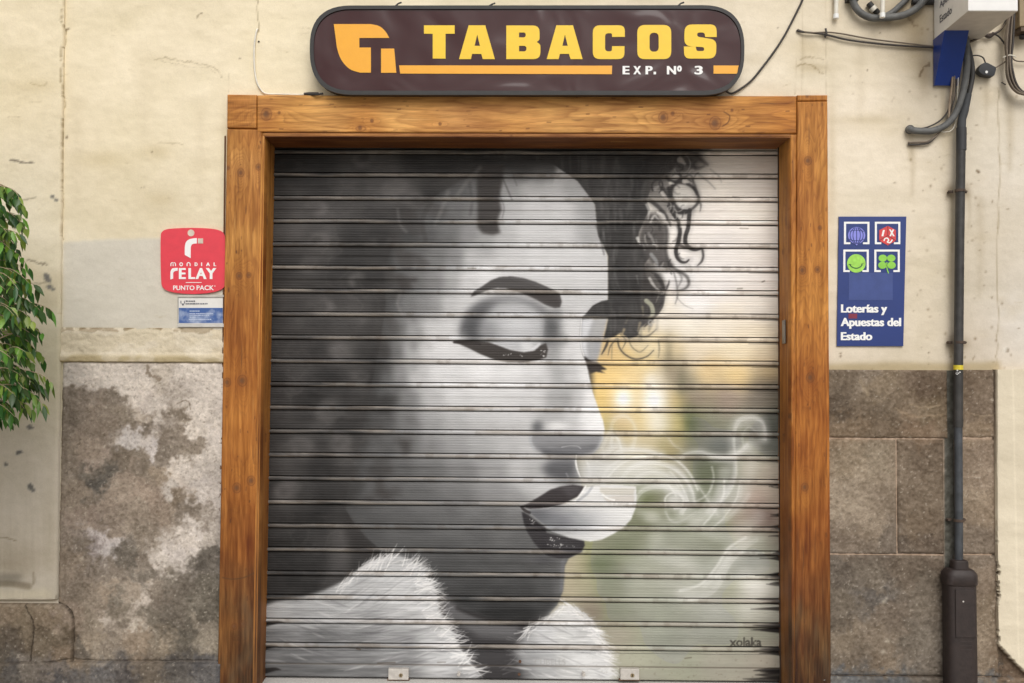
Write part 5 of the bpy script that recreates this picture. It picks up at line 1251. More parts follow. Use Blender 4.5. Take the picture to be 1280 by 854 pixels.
# ================================================================== TABACOS sign
FYs = -.085
k_ = None
m_rim = flat('black_sign_trim', (42, 40, 39), .55, var=.2)
m_brown, nt, b = nmat('brown_acrylic')
b.inputs['Base Color'].default_value = LC(60, 26, 26); b.inputs['Roughness'].default_value = .1; b.inputs['Specular IOR Level'].default_value = .36
tc = nt.nodes.new('ShaderNodeTexCoord'); nz = nt.nodes.new('ShaderNodeTexNoise'); nz.inputs['Scale'].default_value = 2.2; nz.inputs['Detail'].default_value = 1.5; nz.inputs['Distortion'].default_value = 1.5
bp = nt.nodes.new('ShaderNodeBump'); bp.inputs['Distance'].default_value = .05; bp.inputs['Strength'].default_value = .4
nt.links.new(tc.outputs['Object'], nz.inputs['Vector']); nt.links.new(nz.outputs['Fac'], bp.inputs['Height']); nt.links.new(bp.outputs['Normal'], b.inputs['Normal'])
m_yel = flat('yellow_vinyl', (250, 200, 26), .35, var=.03); m_amb = flat('amber_vinyl', (250, 170, 34), .35, var=.03)
m_white = flat('white_vinyl', (244, 242, 238), .4, var=.03)
sg = empty('tobacconist_sign', pt(658, 119, FYs+.05), 'long dark brown rounded TABACOS sign with yellow letters above the door', 'sign')
def rrect(u0, v0, u1, v1, r, n=8): return rp([(u0, v0, r), (u1, v0, r), (u1, v1, r), (u0, v1, r)], n)
def solid(name, loop, yf, yb, mat, parent, bevel=0, sm=True):
    P = [pt(p[0], p[1], yf) for p in loop]; P = [(p[0], p[2]) for p in P]
    o = MB().prism(P, yf, yb).build(name, mat, parent, bevel=bevel)
    if sm: smooth(o, 35)
    return o
outer = rp([(386.5, 7, 52), (930.5, 6.5, 52), (930.5, 119, 52), (388, 118.5, 52)], 12)
inner = rp([(391.5, 11.5, 48), (926.5, 11, 48), (926.5, 113.5, 48), (392.5, 113.5, 48)], 12)
solid('sign_case', [((p[0]-658)*.997+658, (p[1]-63)*.99+63) for p in outer], FYs+.012, -.02, m_rim, sg)
Plate(FYs-.004, .02).loops(outer, inner).build('trim', m_rim, sg)
solid('face', rp([(390, 10, 48), (928, 9.5, 48), (928, 115, 48), (391, 115, 48)], 12), FYs+.003, FYs+.011, m_brown, sg, sm=False)
YF = FYs+.0005
P = Plate(YF, .002)
def zz(x, y): return (380+x/4.568, y/4.568)
def z3(x, y): return (660+x/4.568, y/4.568)
P.loops([zz(*p) for p in [(685,145),(860,145),(860,193),(808,193),(808,335),(735,335),(735,193),(685,193)]])
A1 = [(940,145),(1035,145),(1090,338),(1021,338),(1012,308),(960,308),(953,338),(885,338)]
P.loops([zz(*p) for p in A1], [zz(*p) for p in [(989,198),(1005,262),(974,262)]])
P.loops([zz(*p) for p in rp([(1155,146),(1345,146,38),(1345,228,22),(1328,240,6),(1350,254,22),(1350,338,40),(1155,338)])],
        [zz(*p) for p in rp([(1228,186),(1266,186,14),(1266,214,14),(1228,214)])], [zz(*p) for p in rp([(1228,262),(1270,262,15),(1270,294,15),(1228,294)])])
P.loops([z3(p[0]-778, p[1]) for p in A1], [z3(p[0]-778, p[1]) for p in [(989,198),(1005,262),(974,262)]])
P.loops([z3(*p) for p in rp([(370,145,42),(553,145,42),(553,211),(480,211),(480,190,22),(440,190,22),(440,294,22),(480,294,22),(480,264),(551,264),(551,338,42),(370,338,42)])])
P.loops([z3(*p) for p in rp([(624,143,44),(818,143,44),(818,338,44),(624,338,44)])], [z3(*p) for p in rp([(694,187,26),(746,187,26),(746,296,26),(694,296,26)])])
P.loops([z3(*p) for p in rp([(894,140,44),(1076,140,44),(1078,212),(1012,212),(1008,186,14),(966,186,14),(966,210,12),(1076,214,40) if False else (1076,228,34),(1074,335,44),(892,335,44),(890,266),(958,266),(962,292,12),(1006,292,12),(1006,270,12),(892,262,40)])])
P.build('lettering', m_yel, sg)
P = Plate(YF, .002)
P.loops([zz(*p) for p in [(170,138),(380,138)]+catmull([(380,138),(430,150),(465,180),(487,217)], 5)[1:]+[(316,217),(316,272),(382,272),(382,415)]+catmull([(320,415),(262,395),(215,345),(190,280),(180,210),(170,138)], 5)[:-1]])
P.loops([zz(*p) for p in [(440,278),(515,278),(527,416),(440,416)]])
P.build('leaf_emblem', m_amb, sg)
P = Plate(YF, .002)
P.loops([(498.9,81.8),(765.2,82.2),(764.8,92.8),(500.2,92.0)])
P.loops([(892,82),(923.3,82),(921.5,92.2),(892,92.2)])
P.build('stripe', m_amb, sg)
P = Plate(YF, .002)
for ch, a, b_ in [('E',540,580),('X',601,646),('P',671,712)]: P.text(ch, 660+a/4.568, 82.6, 660+b_/4.568, 93, .03)
P.loops(rp([(817,89.8),(820,89.8),(820,93),(817,93)])); P.build('lettering', m_white, sg); P = Plate(YF, .002); P.text('N', 660+793/4.568, 82.6, 660+846/4.568, 93, .03)
P.text('º', 660+851/4.568, 82.2, 660+878/4.568, 89.6, .03)
P.build('lettering', m_white, sg); P = Plate(YF, .002); P.text('3', 660+951/4.568, 82.4, 660+998/4.568, 93.2, .03)
P.build('lettering', m_white, sg)
for (u_, v_) in ((498, 4.5), (615, 5.5), (851, 4.5)):
    a = pt(u_, 8, -.06); MB().tube([pt(u_-4, 8, -.05), pt(u_, v_, -.05), pt(u_+4, v_-1.5, -.05)], .004, 6).build('hanger_hook', m_rim, sg)
MB().tube([pt(404, 117, -.05), pt(396, 118.5, -.05), pt(382, 117.5, -.02)], .005, 8).build('cable_gland', m_rim, sg, sm=True)

# ================================================================== red parcel point sign
y = -.012
rs = empty('parcel_point_sign', pt(241, 366, y), 'red rounded MONDIAL RELAY sign on the wall left of the door frame', 'sign')
def R3(x, y_): return (190+x/5.69, 270+y_/5.69)
sq = catmull([R3(*p) for p in [(62,150),(70,115),(105,95),(180,88),(295,85),(410,90),(480,103),(512,130),(520,180),(522,300),(520,460),(512,505),(475,530),(400,548),(290,556),(180,548),(105,530),(72,500),(65,450),(61,300)]], 4, True)
solid('panel', sq, y, 0.0, flat('red_vinyl', (224, 62, 76), .45, var=.05), rs)
P = Plate(y-.0015, .0022)
P.loops([R3(*p) for p in [(233,278),(233,225)]+catmull([(233,225),(240,190),(262,168),(300,159)], 5)[1:]+[(318,158),(318,196),(300,197)]+catmull([(300,197),(284,203),(276,220),(275,240)], 4)[1:]+[(275,300)]])
def ltr(P, k, pts, w=7.5): P.loops(band([R3(*p) for p in pts], w/5.69, 5, k))
ltr(P, False, [(134,357),(134,340),(137,334),(141,333),(146,333),(150,337),(150,357)], 6); ltr(P, False, [(150,340),(154,334),(160,333),(165,336),(167,341),(167,357)], 6)
P.loops(circle(*R3(207,344), 13/5.69, 18, 14/5.69), circle(*R3(207,344), 6.5/5.69, 14, 7.5/5.69))
ltr(P, False, [(249,357),(249,341),(252,334),(260,332),(268,335),(271,342),(271,357)], 6.5)
P.text('D', *R3(303, 331), *R3(324, 357), .03).text('I', *R3(349, 331), *R3(356, 357), .02).text('A', *R3(384, 331), *R3(412, 357), .03).text('L', *R3(438, 331), *R3(455, 357), .03)
P.loops([R3(*p) for p in [(131,452),(131,400)]+catmull([(131,400),(137,382),(150,372),(182,370)], 4)[1:]+[(182,390)]+catmull([(182,390),(162,393),(152,402),(150,416)], 4)[1:]+[(150,446)]])
P.text('E', *R3(191, 371), *R3(240, 449), .05).text('L', *R3(259, 371), *R3(306, 449), .05).text('A', *R3(309, 371), *R3(388, 449), .06).text('Y', *R3(382, 371), *R3(458, 449), .06)
P.loops([R3(240,471.5), R3(352,471.5), R3(352,476), R3(240,476)])
P.text('PUNTO', *R3(150, 495), *R3(302, 528), .018).text('PACK', *R3(317, 494), *R3(440, 528), .018)
P.loops(circle(*R3(447,499), 4.5/5.69, 10), circle(*R3(447,499), 2.6/5.69, 10))
P.build('lettering', m_white, rs)
m_beige = flat('faded_cream_vinyl', (214, 198, 180), .5)
P = Plate(y-.0015, .0022); P.loops(circle(*R3(277,121), 24/5.69, 24)); P.loops([R3(326,160), R3(363,160), R3(363,196), R3(326,196)]); P.build('emblem_dots', m_beige, rs)

# ================================================================== notice in its holder under the red sign
nh = empty('notice_holder', pt(250, 408, -.01), 'small clear notice holder with white and blue card below the red sign', 'notice')
def card(name, u0, v0, u1, v1, yf, yb, mat, parent, bevel=0): return solid(name, [(u0, v0), (u1, v0), (u1, v1), (u0, v1)], yf, yb, mat, parent, bevel, False)
card('frame', 222, 369, 279.6, 408.8, -.006, .0, flat('brushed_aluminium', (186, 182, 176), .4, .5), nh, .001)
card('card', 223.4, 373, 278.6, 405.5, -.008, -.005, flat('white_card', (226, 222, 216), .5, var=.06), nh)
m_nb, nt, b = nmat('faded_blue_print')
tc = nt.nodes.new('ShaderNodeTexCoord'); nz = nt.nodes.new('ShaderNodeTexNoise'); nz.inputs['Scale'].default_value = 22; nz.inputs['Detail'].default_value = 5
cr = nt.nodes.new('ShaderNodeValToRGB'); cr.color_ramp.elements[0].position = .45; cr.color_ramp.elements[1].position = .72; cr.color_ramp.elements[0].color = LC(64, 96, 156); cr.color_ramp.elements[1].color = LC(170, 182, 206)
nt.links.new(tc.outputs['Object'], nz.inputs['Vector']); nt.links.new(nz.outputs['Fac'], cr.inputs['Fac']); nt.links.new(cr.outputs['Color'], b.inputs['Base Color']); b.inputs['Roughness'].default_value = .35
card('blue_panel', 223.6, 385, 278.4, 404, -.0092, -.0075, m_nb, nh)
card('bottom_rail', 222, 404.6, 279.6, 408.8, -.010, -.004, flat('aluminium_rail', (212, 208, 202), .4, .3), nh)
card('top_rail', 222, 368.6, 279.6, 371.4, -.010, -.004, flat('aluminium_rail_top', (196, 190, 180), .4, .3), nh)
P = Plate(-.0098, .001); rr = random.Random(2)
for v_, a, b_ in [(376.6,232,244),(379.8,232,259)]:
    u_ = a
    while u_ < b_:
        l = rr.uniform(.9, 1.9); P.loops([(u_, v_-rr.uniform(.6,1.1)), (u_+l, v_-.8), (u_+l, v_+.7), (u_, v_+.7)]); u_ += l+rr.uniform(.3, .8)
P.loops([(225.6,376),(226.6,376),(226.6,380),(225.6,379)], ); P.loops([(226.8,379.5),(230.4,379.5),(228.6,382.5)]); P.loops([(230,376),(231,376),(231,379),(230,380)])
P.build('small_print', flat('grey_ink', (96, 98, 108), .6), nh)
P = Plate(-.0100, .001)
for v_, a, b_ in [(389,237,250),(392.2,237,265),(394.2,237,262),(396.6,237,244),(399.4,236,264)]:
    u_ = a
    while u_ < b_:
        l = rr.uniform(.8, 2.0); P.loops([(u_, v_-.6), (u_+l, v_-.6), (u_+l, v_+.5), (u_, v_+.5)]); u_ += l+rr.uniform(.3, .8)
P.build('small_print', flat('pale_ink', (196, 206, 224), .6), nh)

# ================================================================== blue lottery sign
y = -.010
ls = empty('lottery_sign', pt(1090, 432, y), 'flat blue Loterías y Apuestas del Estado sign with four white bracketed icons', 'sign')
def Q4(x, y_):
    # picture coordinates inside the slightly leaning plate
    return (1035+x/4.745, 260+y_/4.745)
plate = [Q4(65,51), Q4(465,51), Q4(447,820), Q4(53,820)]
m_blue = flat('blue_enamel', (32, 54, 118), .3, var=.07, vscale=8)
solid('panel', plate, y, 0.0, m_blue, ls, .001, False)
P = Plate(y-.0012, .0018)
for (a, b_) in [(95, 82), (278, 82), (91, 247), (275, 247)]:
    w_, h2 = 151, 133; k = 12
    P.loops([Q4(a, b_), Q4(a+w_, b_), Q4(a+w_, b_+h2), Q4(a+w_-38, b_+h2), Q4(a+w_-38, b_+h2-11), Q4(a+w_-k, b_+h2-11), Q4(a+w_-k, b_+k), Q4(a+k, b_+k), Q4(a+k, b_+h2-11), Q4(a+38, b_+h2-11), Q4(a+38, b_+h2), Q4(a, b_+h2)])
P.build('bracket_frames', m_white, ls)
P = Plate(y-.0012, .0018)
P.text('Loterías y', *Q4(77, 572), *Q4(352, 636), .045).text('Apuestas del', *Q4(75, 652), *Q4(434, 717), .045).text('Estado', *Q4(76, 737), *Q4(263, 785), .045)
P.build('lettering', m_white, ls)
Pb = Plate(y-.0022, .0014); Pb.loops(circle(*Q4(170,163), 51/4.745, 28, 50/4.745)); Pb.loops([Q4(158,208), Q4(182,208), Q4(170,223)]); Pb.build('ball_icon', flat('violet_vinyl', (134, 136, 218), .4), ls)
P = Plate(y-.0030, .001)
for off in (-36, -20, 0, 20, 36):
    P.loops(band([Q4(170+off*.35, 116), Q4(170+off, 145), Q4(170+off, 180), Q4(170+off*.35, 210)], 4.2/4.745, 5))
P.loops(band([Q4(128,140), Q4(150,133), Q4(190,133), Q4(212,140)], 3/4.745, 4)); P.loops(band([Q4(126,186), Q4(150,193), Q4(190,193), Q4(214,186)], 3/4.745, 4))
P.build('ball_seams', m_blue, ls)
Pb = Plate(y-.0022, .0014); hexa = [(355,106),(403,132),(403,194),(355,222),(304,194),(304,132)]; Pb.loops([Q4(*p) for p in hexa]); Pb.build('dice_icon', flat('signal_red', (214, 66, 66), .4), ls)
P = Plate(y-.0030, .001)
for e in (((355,106),(355,164)), ((304,194),(355,164)), ((403,194),(355,164))): P.loops(band([Q4(*e[0]), Q4(*e[1])], 4/4.745, 2, False))
P.build('dice_edges', flat('dark_red', (130, 36, 44), .5), ls)
P = Plate(y-.0032, .001)
P.text('1', *Q4(317, 131), *Q4(337, 168), .03, .2).text('X', *Q4(362, 128), *Q4(396, 168), .05, -.1)
P.loops(band([Q4(332,196), Q4(338,182), Q4(352,180), Q4(360,192), Q4(352,202), Q4(368,206), Q4(382,188)], 7/4.745, 5))
P.build('dice_figures', m_white, ls)
Pb = Plate(y-.0022, .0014); Pb.loops(circle(*Q4(168,329), 55/4.745, 28, 55/4.745)); Pb.build('smile_icon', flat('lime_vinyl', (158, 216, 84), .4, var=.15, vscale=60), ls)
P = Plate(y-.0030, .001); P.loops(band([Q4(130,336), Q4(142,350), Q4(168,358), Q4(192,350), Q4(204,336)], 6/4.745, 5)); P.loops(band([Q4(122,334), Q4(138,336)], 4/4.745, 2)); P.loops(band([Q4(196,334), Q4(210,330)], 4/4.745, 2)); P.build('smile', flat('bottle_green', (52, 96, 56), .5), ls)
Pb = Plate(y-.0022, .0014)
for (a, b_) in [(325,298),(375,298),(323,340),(377,340)]: Pb.loops(circle(*Q4(a, b_), 25/4.745, 18, 21/4.745))
Pb.loops(band([Q4(350,322), Q4(348,345), Q4(352,368), Q4(360,388)], 6/4.745, 4)); Pb.build('clover_icon', flat('clover_green', (140, 204, 72), .4), ls)
card('sticker_ghost', *Q4(124, 386), *Q4(384, 546), y-.0006, y+.0005, flat('faded_blue', (56, 74, 134), .45, var=.08), ls)
card('red_sticker', *Q4(122, 627), *Q4(173, 656), y-.0008, y+.0005, flat('faded_red_sticker', (128, 40, 62), .5), ls)

# ================================================================== projecting lottery light box
bx = empty('projecting_sign', pt(1190, 49, -.02), 'white box sign projecting from the wall with blue wedge beneath, top right', 'sign')
yB, yFt = -.02, -.375
a = pt(1167, 49, yB); c2 = pt(1211, 13.5, yFt); d2 = pt(1272.5, 11, yFt)
X0 = (a[0]+c2[0])/2; X1 = d2[0]; Z0 = (a[2]+c2[2])/2
m_box = flat('white_acrylic', (236, 234, 230), .35, var=.03)
MB().box((X0, yFt, Z0), (X1, yB, Z0+.75)).build('light_box', m_box, bx, bevel=.004)
MB().box((X0+.002, yFt+.002, Z0-.0015), (X1-.002, yB-.002, Z0+.004)).build('bottom_plate', flat('shaded_box_underside', (186, 178, 168), .5, var=.08), bx)  # box underside: its shade painted in as a greyer tone
MB().box((X0+.04, yB, Z0+.1), (X1-.04, .0, Z0+.4)).build('wall_bracket', m_rim, bx)
# blue wedge: front face slopes back to the wall
wt0, wt1 = pt(1181.5, 48.2, -.14), pt(1210, 47, -.14); wb0, wb1 = pt(1167.8, 106.8, -.02), pt(1197.5, 106.5, -.02)
wx0, wx1 = wb0[0], wb1[0]; wz = Z0-.001
MB().add([(wx0,-.14,wz),(wx1,-.14,wz),(wx1,-.012,wz),(wx0,-.012,wz),(wx0,-.022,wb0[2]),(wx1,-.022,wb0[2]),(wx1,-.012,wb0[2]),(wx0,-.012,wb0[2])],
         [(0,1,2,3),(4,7,6,5),(0,4,5,1),(1,5,6,2),(2,6,7,3),(3,7,4,0)]).build('blue_wedge', flat('deep_blue_acrylic', (14, 52, 132), .3, var=.05), bx)
m_ink = flat('charcoal_ink', (84, 84, 94), .5)
def side_text(body, y0_, y1_, z0_, z1_, off=.01):
    V, Fs = glyph_mesh(body, off); mn, mx = V.min(0), V.max(0); n = len(V)
    Y = y0_+(V[:, 0]-mn[0])/(mx[0]-mn[0])*(y1_-y0_); Z = z0_+(V[:, 1]-mn[1])/(mx[1]-mn[1])*(z1_-z0_)
    fr = [(X0-.0012, Y[i], Z[i]) for i in range(n)]; bk = [(X0+.001, Y[i], Z[i]) for i in range(n)]
    fs = [tuple(f) for f in Fs]+[tuple(i+n for i in reversed(f)) for f in Fs]
    return MB().add(fr+bk, fs).build('lettering', m_ink, bx)
def onside(u, v): return ptx(u, v, X0)
e0 = onside(1175, 29.5); e1 = onside(1190, 19.6); e2 = onside(1175, 19.8)
side_text('Estado', e0[1], e1[1], e0[2], e2[2], .02)
lh = (e2[2]-e0[2])
a1_ = onside(1176.3, 13); a2_ = onside(1208, -8)
side_text('Apuestas del', e0[1], e0[1]+(e1[1]-e0[1])*2.0, e0[2]+lh*1.75, e0[2]+lh*2.75, .02)
side_text('Loterías y', e0[1], e0[1]+(e1[1]-e0[1])*1.55, e0[2]+lh*3.5, e0[2]+lh*4.5, .02)
# ================================================================== pipes and cables
m_pipe = flat('dark_grey_paint', (56, 54, 52), .55, var=.35, vscale=24)
m_pvc = flat('grey_pvc', (98, 98, 96), .6, var=.25, vscale=26)
m_cab = flat('black_cable', (58, 52, 48), .6); m_cabg = flat('dusty_cable', (118, 106, 92), .8, var=.2)
m_wcab = flat('white_cable', (226, 220, 206), .5)
m_cast = flat('brown_cast_iron', (48, 38, 35), .6, var=.2, vscale=40, bump=(60, .0015))
dp = empty('downpipe', pt(1198, 850, -.05), 'thin dark grey downpipe running down the wall into a cast iron shoe', 'pipe')
py = -.045
MB().tube([pt(1201.5, 163, py), pt(1199.5, 300, py), pt(1198, 455, py), pt(1197.6, 532, py)], .0205, 20).build('pipe', m_pipe, dp, sm=True, ang=60)
MB().tube([pt(1197.8, 530, py), pt(1198.5, 650, py), pt(1198.5, 716, py)], .018, 20).build('lower_pipe', flat('blue_grey_paint', (66, 69, 73), .55, var=.3), dp, sm=True, ang=60)
MB().tube([pt(1197.8, 524, py), pt(1197.7, 534, py)], [.0225, .021], 20).build('joint', m_pipe, dp, sm=True)
MB().tube([pt(1201.8, 160, py), pt(1201.6, 188, py)], .0225, 20).build('coupling', flat('black_tape', (52, 52, 54), .6), dp, sm=True)
MB().tube(catmull([pt(1201.8, 164, py), pt(1202.5, 150, py), pt(1207, 134, py), pt(1210, 118, py)], 4), [.019]*4+[.018]*4+[.016]*5, 16).build('sleeve', flat('black_rubber', (62, 64, 66), .7), dp, sm=True)
MB().tube(catmull([pt(1210, 122, py), pt(1214, 105, py), pt(1215.5, 88, py), pt(1212, 66, py), pt(1206, 45, py), pt(1200, 20, py), pt(1198, -30, py)], 5), .0115, 14).build('riser', m_pipe, dp, sm=True, ang=60)
for v_ in (238.5, 428, 650.5):
    c_ = pt(1200.5-(v_-165)*.005, v_, py)
    b_ = MB().tube([(c_[0], py, c_[2]-.006), (c_[0], py, c_[2]+.006)], .0235, 20)
    b_.box((c_[0]-.042, -.02, c_[2]-.006), (c_[0]-.02, -.012, c_[2]+.006)); b_.box((c_[0]+.02, -.02, c_[2]-.006), (c_[0]+.042, -.012, c_[2]+.006))
    for sx in (-.036, .036): b_.tube([(c_[0]+sx, -.03, c_[2]), (c_[0]+sx, .0, c_[2])], .005, 8)
    b_.build('clamp', flat('rusty_clamp', (76, 62, 52), .8, var=.3), dp)
a = pt(1197.8, 459.5, py)
MB().tube([(a[0], py, pt(1197.8, 462.3, py)[2]), (a[0], py, pt(1197.8, 456.6, py)[2])], .0213, 20).build('yellow_tape', flat('yellow_tape', (216, 196, 56), .5), dp, sm=True)
P = Plate(py-.0208, .0015); rr = random.Random(3)
for _ in range(9):
    u_, v_ = rr.uniform(1195, 1201), rr.uniform(463, 468); P.loops(circle(u_, v_, rr.uniform(.5, 1.2), 6))
P.build('sticker_scraps', flat('torn_sticker', (196, 194, 190), .7), dp)
# cast iron shoe
sh = MB(); sx = pt(1199.3, 780, -.06)[0]
def ring_xz(cx, hw, hd, z, n=28, yc=-.062):
    return [(cx+hw*math.copysign(abs(math.cos(a))**.55, math.cos(a)), yc+hd*math.copysign(abs(math.sin(a))**.55, math.sin(a)), z) for a in [i*2*math.pi/n for i in range(n)]]
rows = [(.067,.052,0.0),(.0665,.052,pt(1199,800,-.1)[2]),(.066,.051,pt(1199,733,-.1)[2]),(.071,.056,pt(1199,731,-.1)[2]),(.0715,.057,pt(1199,720,-.1)[2]),(.068,.053,pt(1199,717,-.1)[2]),(.055,.045,pt(1199,713,-.1)[2]),(.036,.034,pt(1199,712,-.1)[2]),(.035,.033,pt(1199,703,-.1)[2]),(.032,.030,pt(1199,702,-.1)[2])]
R_ = [ring_xz(sx, a, b_, z) for a, b_, z in rows]; n = 28
vs = [p for r_ in R_ for p in r_]; fs = [(i*n+k, i*n+(k+1) % n, (i+1)*n+(k+1) % n, (i+1)*n+k) for i in range(len(R_)-1) for k in range(n)]+[tuple(range(n-1, -1, -1)), tuple((len(R_)-1)*n+k for k in range(n))]
sh.add(vs, fs); shoe = sh.build('cast_iron_shoe', m_cast, dp, sm=True, ang=35)
yp = -.062-.052
za, zb_ = pt(1199, 737, yp)[2], pt(1199, 797, yp)[2]
MB().box((sx-.040, yp-.003, zb_), (sx+.046, yp+.01, za)).build('raised_panel', m_cast, shoe, bevel=.002)
P = MB()
for v_ in (803, 808, 813): P.box((sx-.02, yp-.0012, pt(1199, v_, yp)[2]-.003), (sx+.03, yp+.01, pt(1199, v_, yp)[2]+.003))
P.build('worn_casting_mark', m_cast, shoe, bevel=.001)
MB().tube([pt(1204, 752, yp-.004), pt(1204, 752, yp+.004)], .004, 10).build('screw', m_galv, shoe, sm=True)

# grey conduit that turns out of the wall and runs up behind the sign
cu = empty('grey_conduit', pt(1137, 162, -.01), 'grey bent conduit leaving the wall and climbing up beside the downpipe', 'conduit')
cable('conduit_tube', [(1137,162,.02),(1137.5,162,-.028),(1145,163.5,-.03),(1162,164,-.03),(1176,160,-.03),(1187,152,-.032),(1196,139,-.035),(1202,122,-.04),(1206,104,-.045),(1208.5,84,-.05),(1208,60,-.05),(1206,30,-.05),(1204,-30,-.05)], -.03, .0155, m_pvc, cu, 6, 16)
cable('wall_socket_ring', [(1137.5,162,.01),(1137.5,162,-.018)], 0, .021, m_pvc, cu, 1, 16)
def bundle(name, label, group, sets, cat='cable'):
    e = empty(name, pt(sets[0][0][0][0], sets[0][0][0][1], 0), label, cat, group)
    for P_, r_, m_ in sets: cable('strand', P_, -.02, r_, m_, e)
    return e
bundle('cable_bundle', 'thin dark cables curling down out of the wall beside the grey conduit', None,
    [([(1137,158,.01),(1142,160,-.02),(1156,160,-.02),(1172,153,-.02),(1183,142,-.022),(1188,128,-.025),(1189,110,-.03),(1190,80,-.04)], .0035, m_cab),
     ([(1135,178.5,-.01),(1148,178,-.016),(1160,177,-.02),(1170,170,-.02),(1180,158,-.02),(1188,142,-.025),(1192,120,-.03),(1193,90,-.04)], .005, m_cabg),
     ([(1135,181,-.01),(1150,180.5,-.016),(1162,178,-.02),(1172,168,-.02),(1184,150,-.02),(1190,135,-.03),(1194.5,110,-.03),(1196,80,-.04)], .004, m_cab),
     ([(1176,165,-.02),(1188,164,-.02),(1194,155,-.02),(1196,140,-.03),(1197,118,-.03),(1198,90,-.04)], .0022, m_wcab),
     ([(1186,150,-.03),(1187,130,-.03),(1190,105,-.035),(1191,80,-.04)], .005, flat('worn_cable', (150, 132, 112), .8, var=.3))])
bundle('cable_bundle', 'pair of thin dusty cables stretched level across the wall to the white box sign', None,
    [([(996,38,-.004),(1003,40,-.014),(1030,43,-.014),(1060,50,-.014),(1100,55,-.014),(1140,58,-.014),(1175,60,-.014)], .0048, m_cab),
     ([(997,37,-.006),(1010,41,-.018),(1032,40.5,-.014),(1050,42,-.014),(1090,49,-.014),(1140,55,-.014),(1175,59,-.014)], .0038, m_cabg),
     ([(1032,36,-.014),(1033,42,-.02),(1031,47,-.014)], .005, m_cab)])
tag(cable('sign_cable', [(1008,-20),(1003,0),(997,13),(988,31),(978,49),(966,67),(954,83),(940,100),(926,111),(914,117),(905,112)], -.012, .0048, m_cab),
    'single black cable looping down the wall to the right end of the TABACOS sign', 'cable')
wc = empty('white_wire', pt(320, 100, 0), 'thin white wire curving down the wall to the left corner of the door frame', 'cable')
cable('wire', [(323,37,.005),(321,38,-.008),(318.5,52),(317.6,70),(318.5,88),(321,102),(326,112),(333,117.2),(350,118),(380,118.4,-.012),(400,117,-.02)], -.009, .0042, m_wcab, wc)
cable('joint_sleeve', [(380,117.6,-.02),(387,116.8,-.022),(398,117,-.03)], 0, .006, m_cab, wc, 3)
tag(MB().tube([pt(323.5, 52, -.006), pt(323.5, 52, .01)], .004, 8).build('wall_plug', m_cab), 'tiny dark plug in the plaster beside the white wire', 'wall plug')
# conduit coil at the top
cc = empty('conduit_coil', pt(1100, 24, -.03), 'coil of grey corrugated conduit hanging at the top edge beside the white box sign', 'conduit')
cable('conduit_tube', [(1063,-22),(1065,-4),(1069,8),(1077,17),(1088,22),(1100,22.5),(1116,21.5),(1132,18),(1146,10),(1156,-1),(1166,-16)], -.035, .0165, m_pvc, cc, 7, 18)
cable('conduit_tube', [(1100,22,-.03),(1113,17,-.018),(1124,8,-.018),(1134,-2,-.018),(1144,-16,-.018)], -.018, .0135, m_pvc, cc, 7, 18)
cable('conduit_elbow', [(1086,4,-.016),(1091,10,-.018),(1098,17,-.022)], -.02, .014, flat('black_plastic', (48, 46, 44), .6), cc, 4, 14)
cable('conduit_collar', [(1090,9,-.03),(1093.5,13,-.03)], -.03, .017, m_wcab, cc, 3, 16)
for v_, u_ in ((-2, 1065),): 
    a = pt(u_, v_, -.035); MB().box((a[0]-.022, -.055, a[2]-.01), (a[0]+.03, 0, a[2]+.012)).build('saddle_clip', m_rim, cc)
cable('black_hose', [(1140,2,-.012),(1152,3,-.014),(1166,2.5,-.014),(1180,2,-.014)], 0, .014, flat('black_hose', (44, 42, 42), .6), cc, 4, 12)
for i, (ua, ub, vb, lab) in enumerate([(1045.5, 1045, 23.3, 'short white tube end at the top edge, left of the grey conduit coil'), (1104, 1103, 22, 'short white tube end hanging in front of the grey conduit coil')]):
    y_ = -.02 if i == 0 else -.075
    e = empty('white_tube', pt(ub, vb, y_), lab, 'tube', 'white tube ends at the top edge')
    MB().tube([pt(ua, -40, y_), pt(ub, vb-2, y_)], .0105, 14).build('tube', m_wcab, e, sm=True)
    MB().tube([pt(ub, vb-5.5, y_), pt(ub, vb, y_)], .0128, 14).build('end_cap', m_white, e, sm=True)
# right hand cable bundle on the wall edge
sets = []
rr = random.Random(8)
for k in range(9):
    du = rr.uniform(-4.5, 4.5); dy = rr.uniform(-.03, 0)
    m_ = [m_cab, m_cabg, m_cab, flat('grey_brown_cable', (96, 84, 74), .8)][k % 4] if k < 4 else [m_cab, m_cabg][k % 2]
    sets.append(([(1268+du*.5,-30,-.03+dy),(1266+du*.5,5,-.03+dy),(1263+du,30,-.03+dy),(1261+du*1.1,55,-.03+dy),(1261+du*.7,75,-.03+dy),(1262+du,92,-.03+dy),(1266+du,105,-.03+dy),(1273+du,114,-.03+dy),(1283+du,118,-.03+dy),(1300,121,-.03)], rr.uniform(.0035, .0065), m_))
cb = bundle('cable_bundle', 'thick hank of dusty black cables hanging down at the right edge', None, sets)
cable('tie', [(1254,72,-.05),(1262,69,-.06),(1270,71,-.05)], -.05, .003, m_wcab, cb)
cable('tie', [(1252,103,-.02),(1257,106,-.03)], -.05, .003, m_cab, cb)
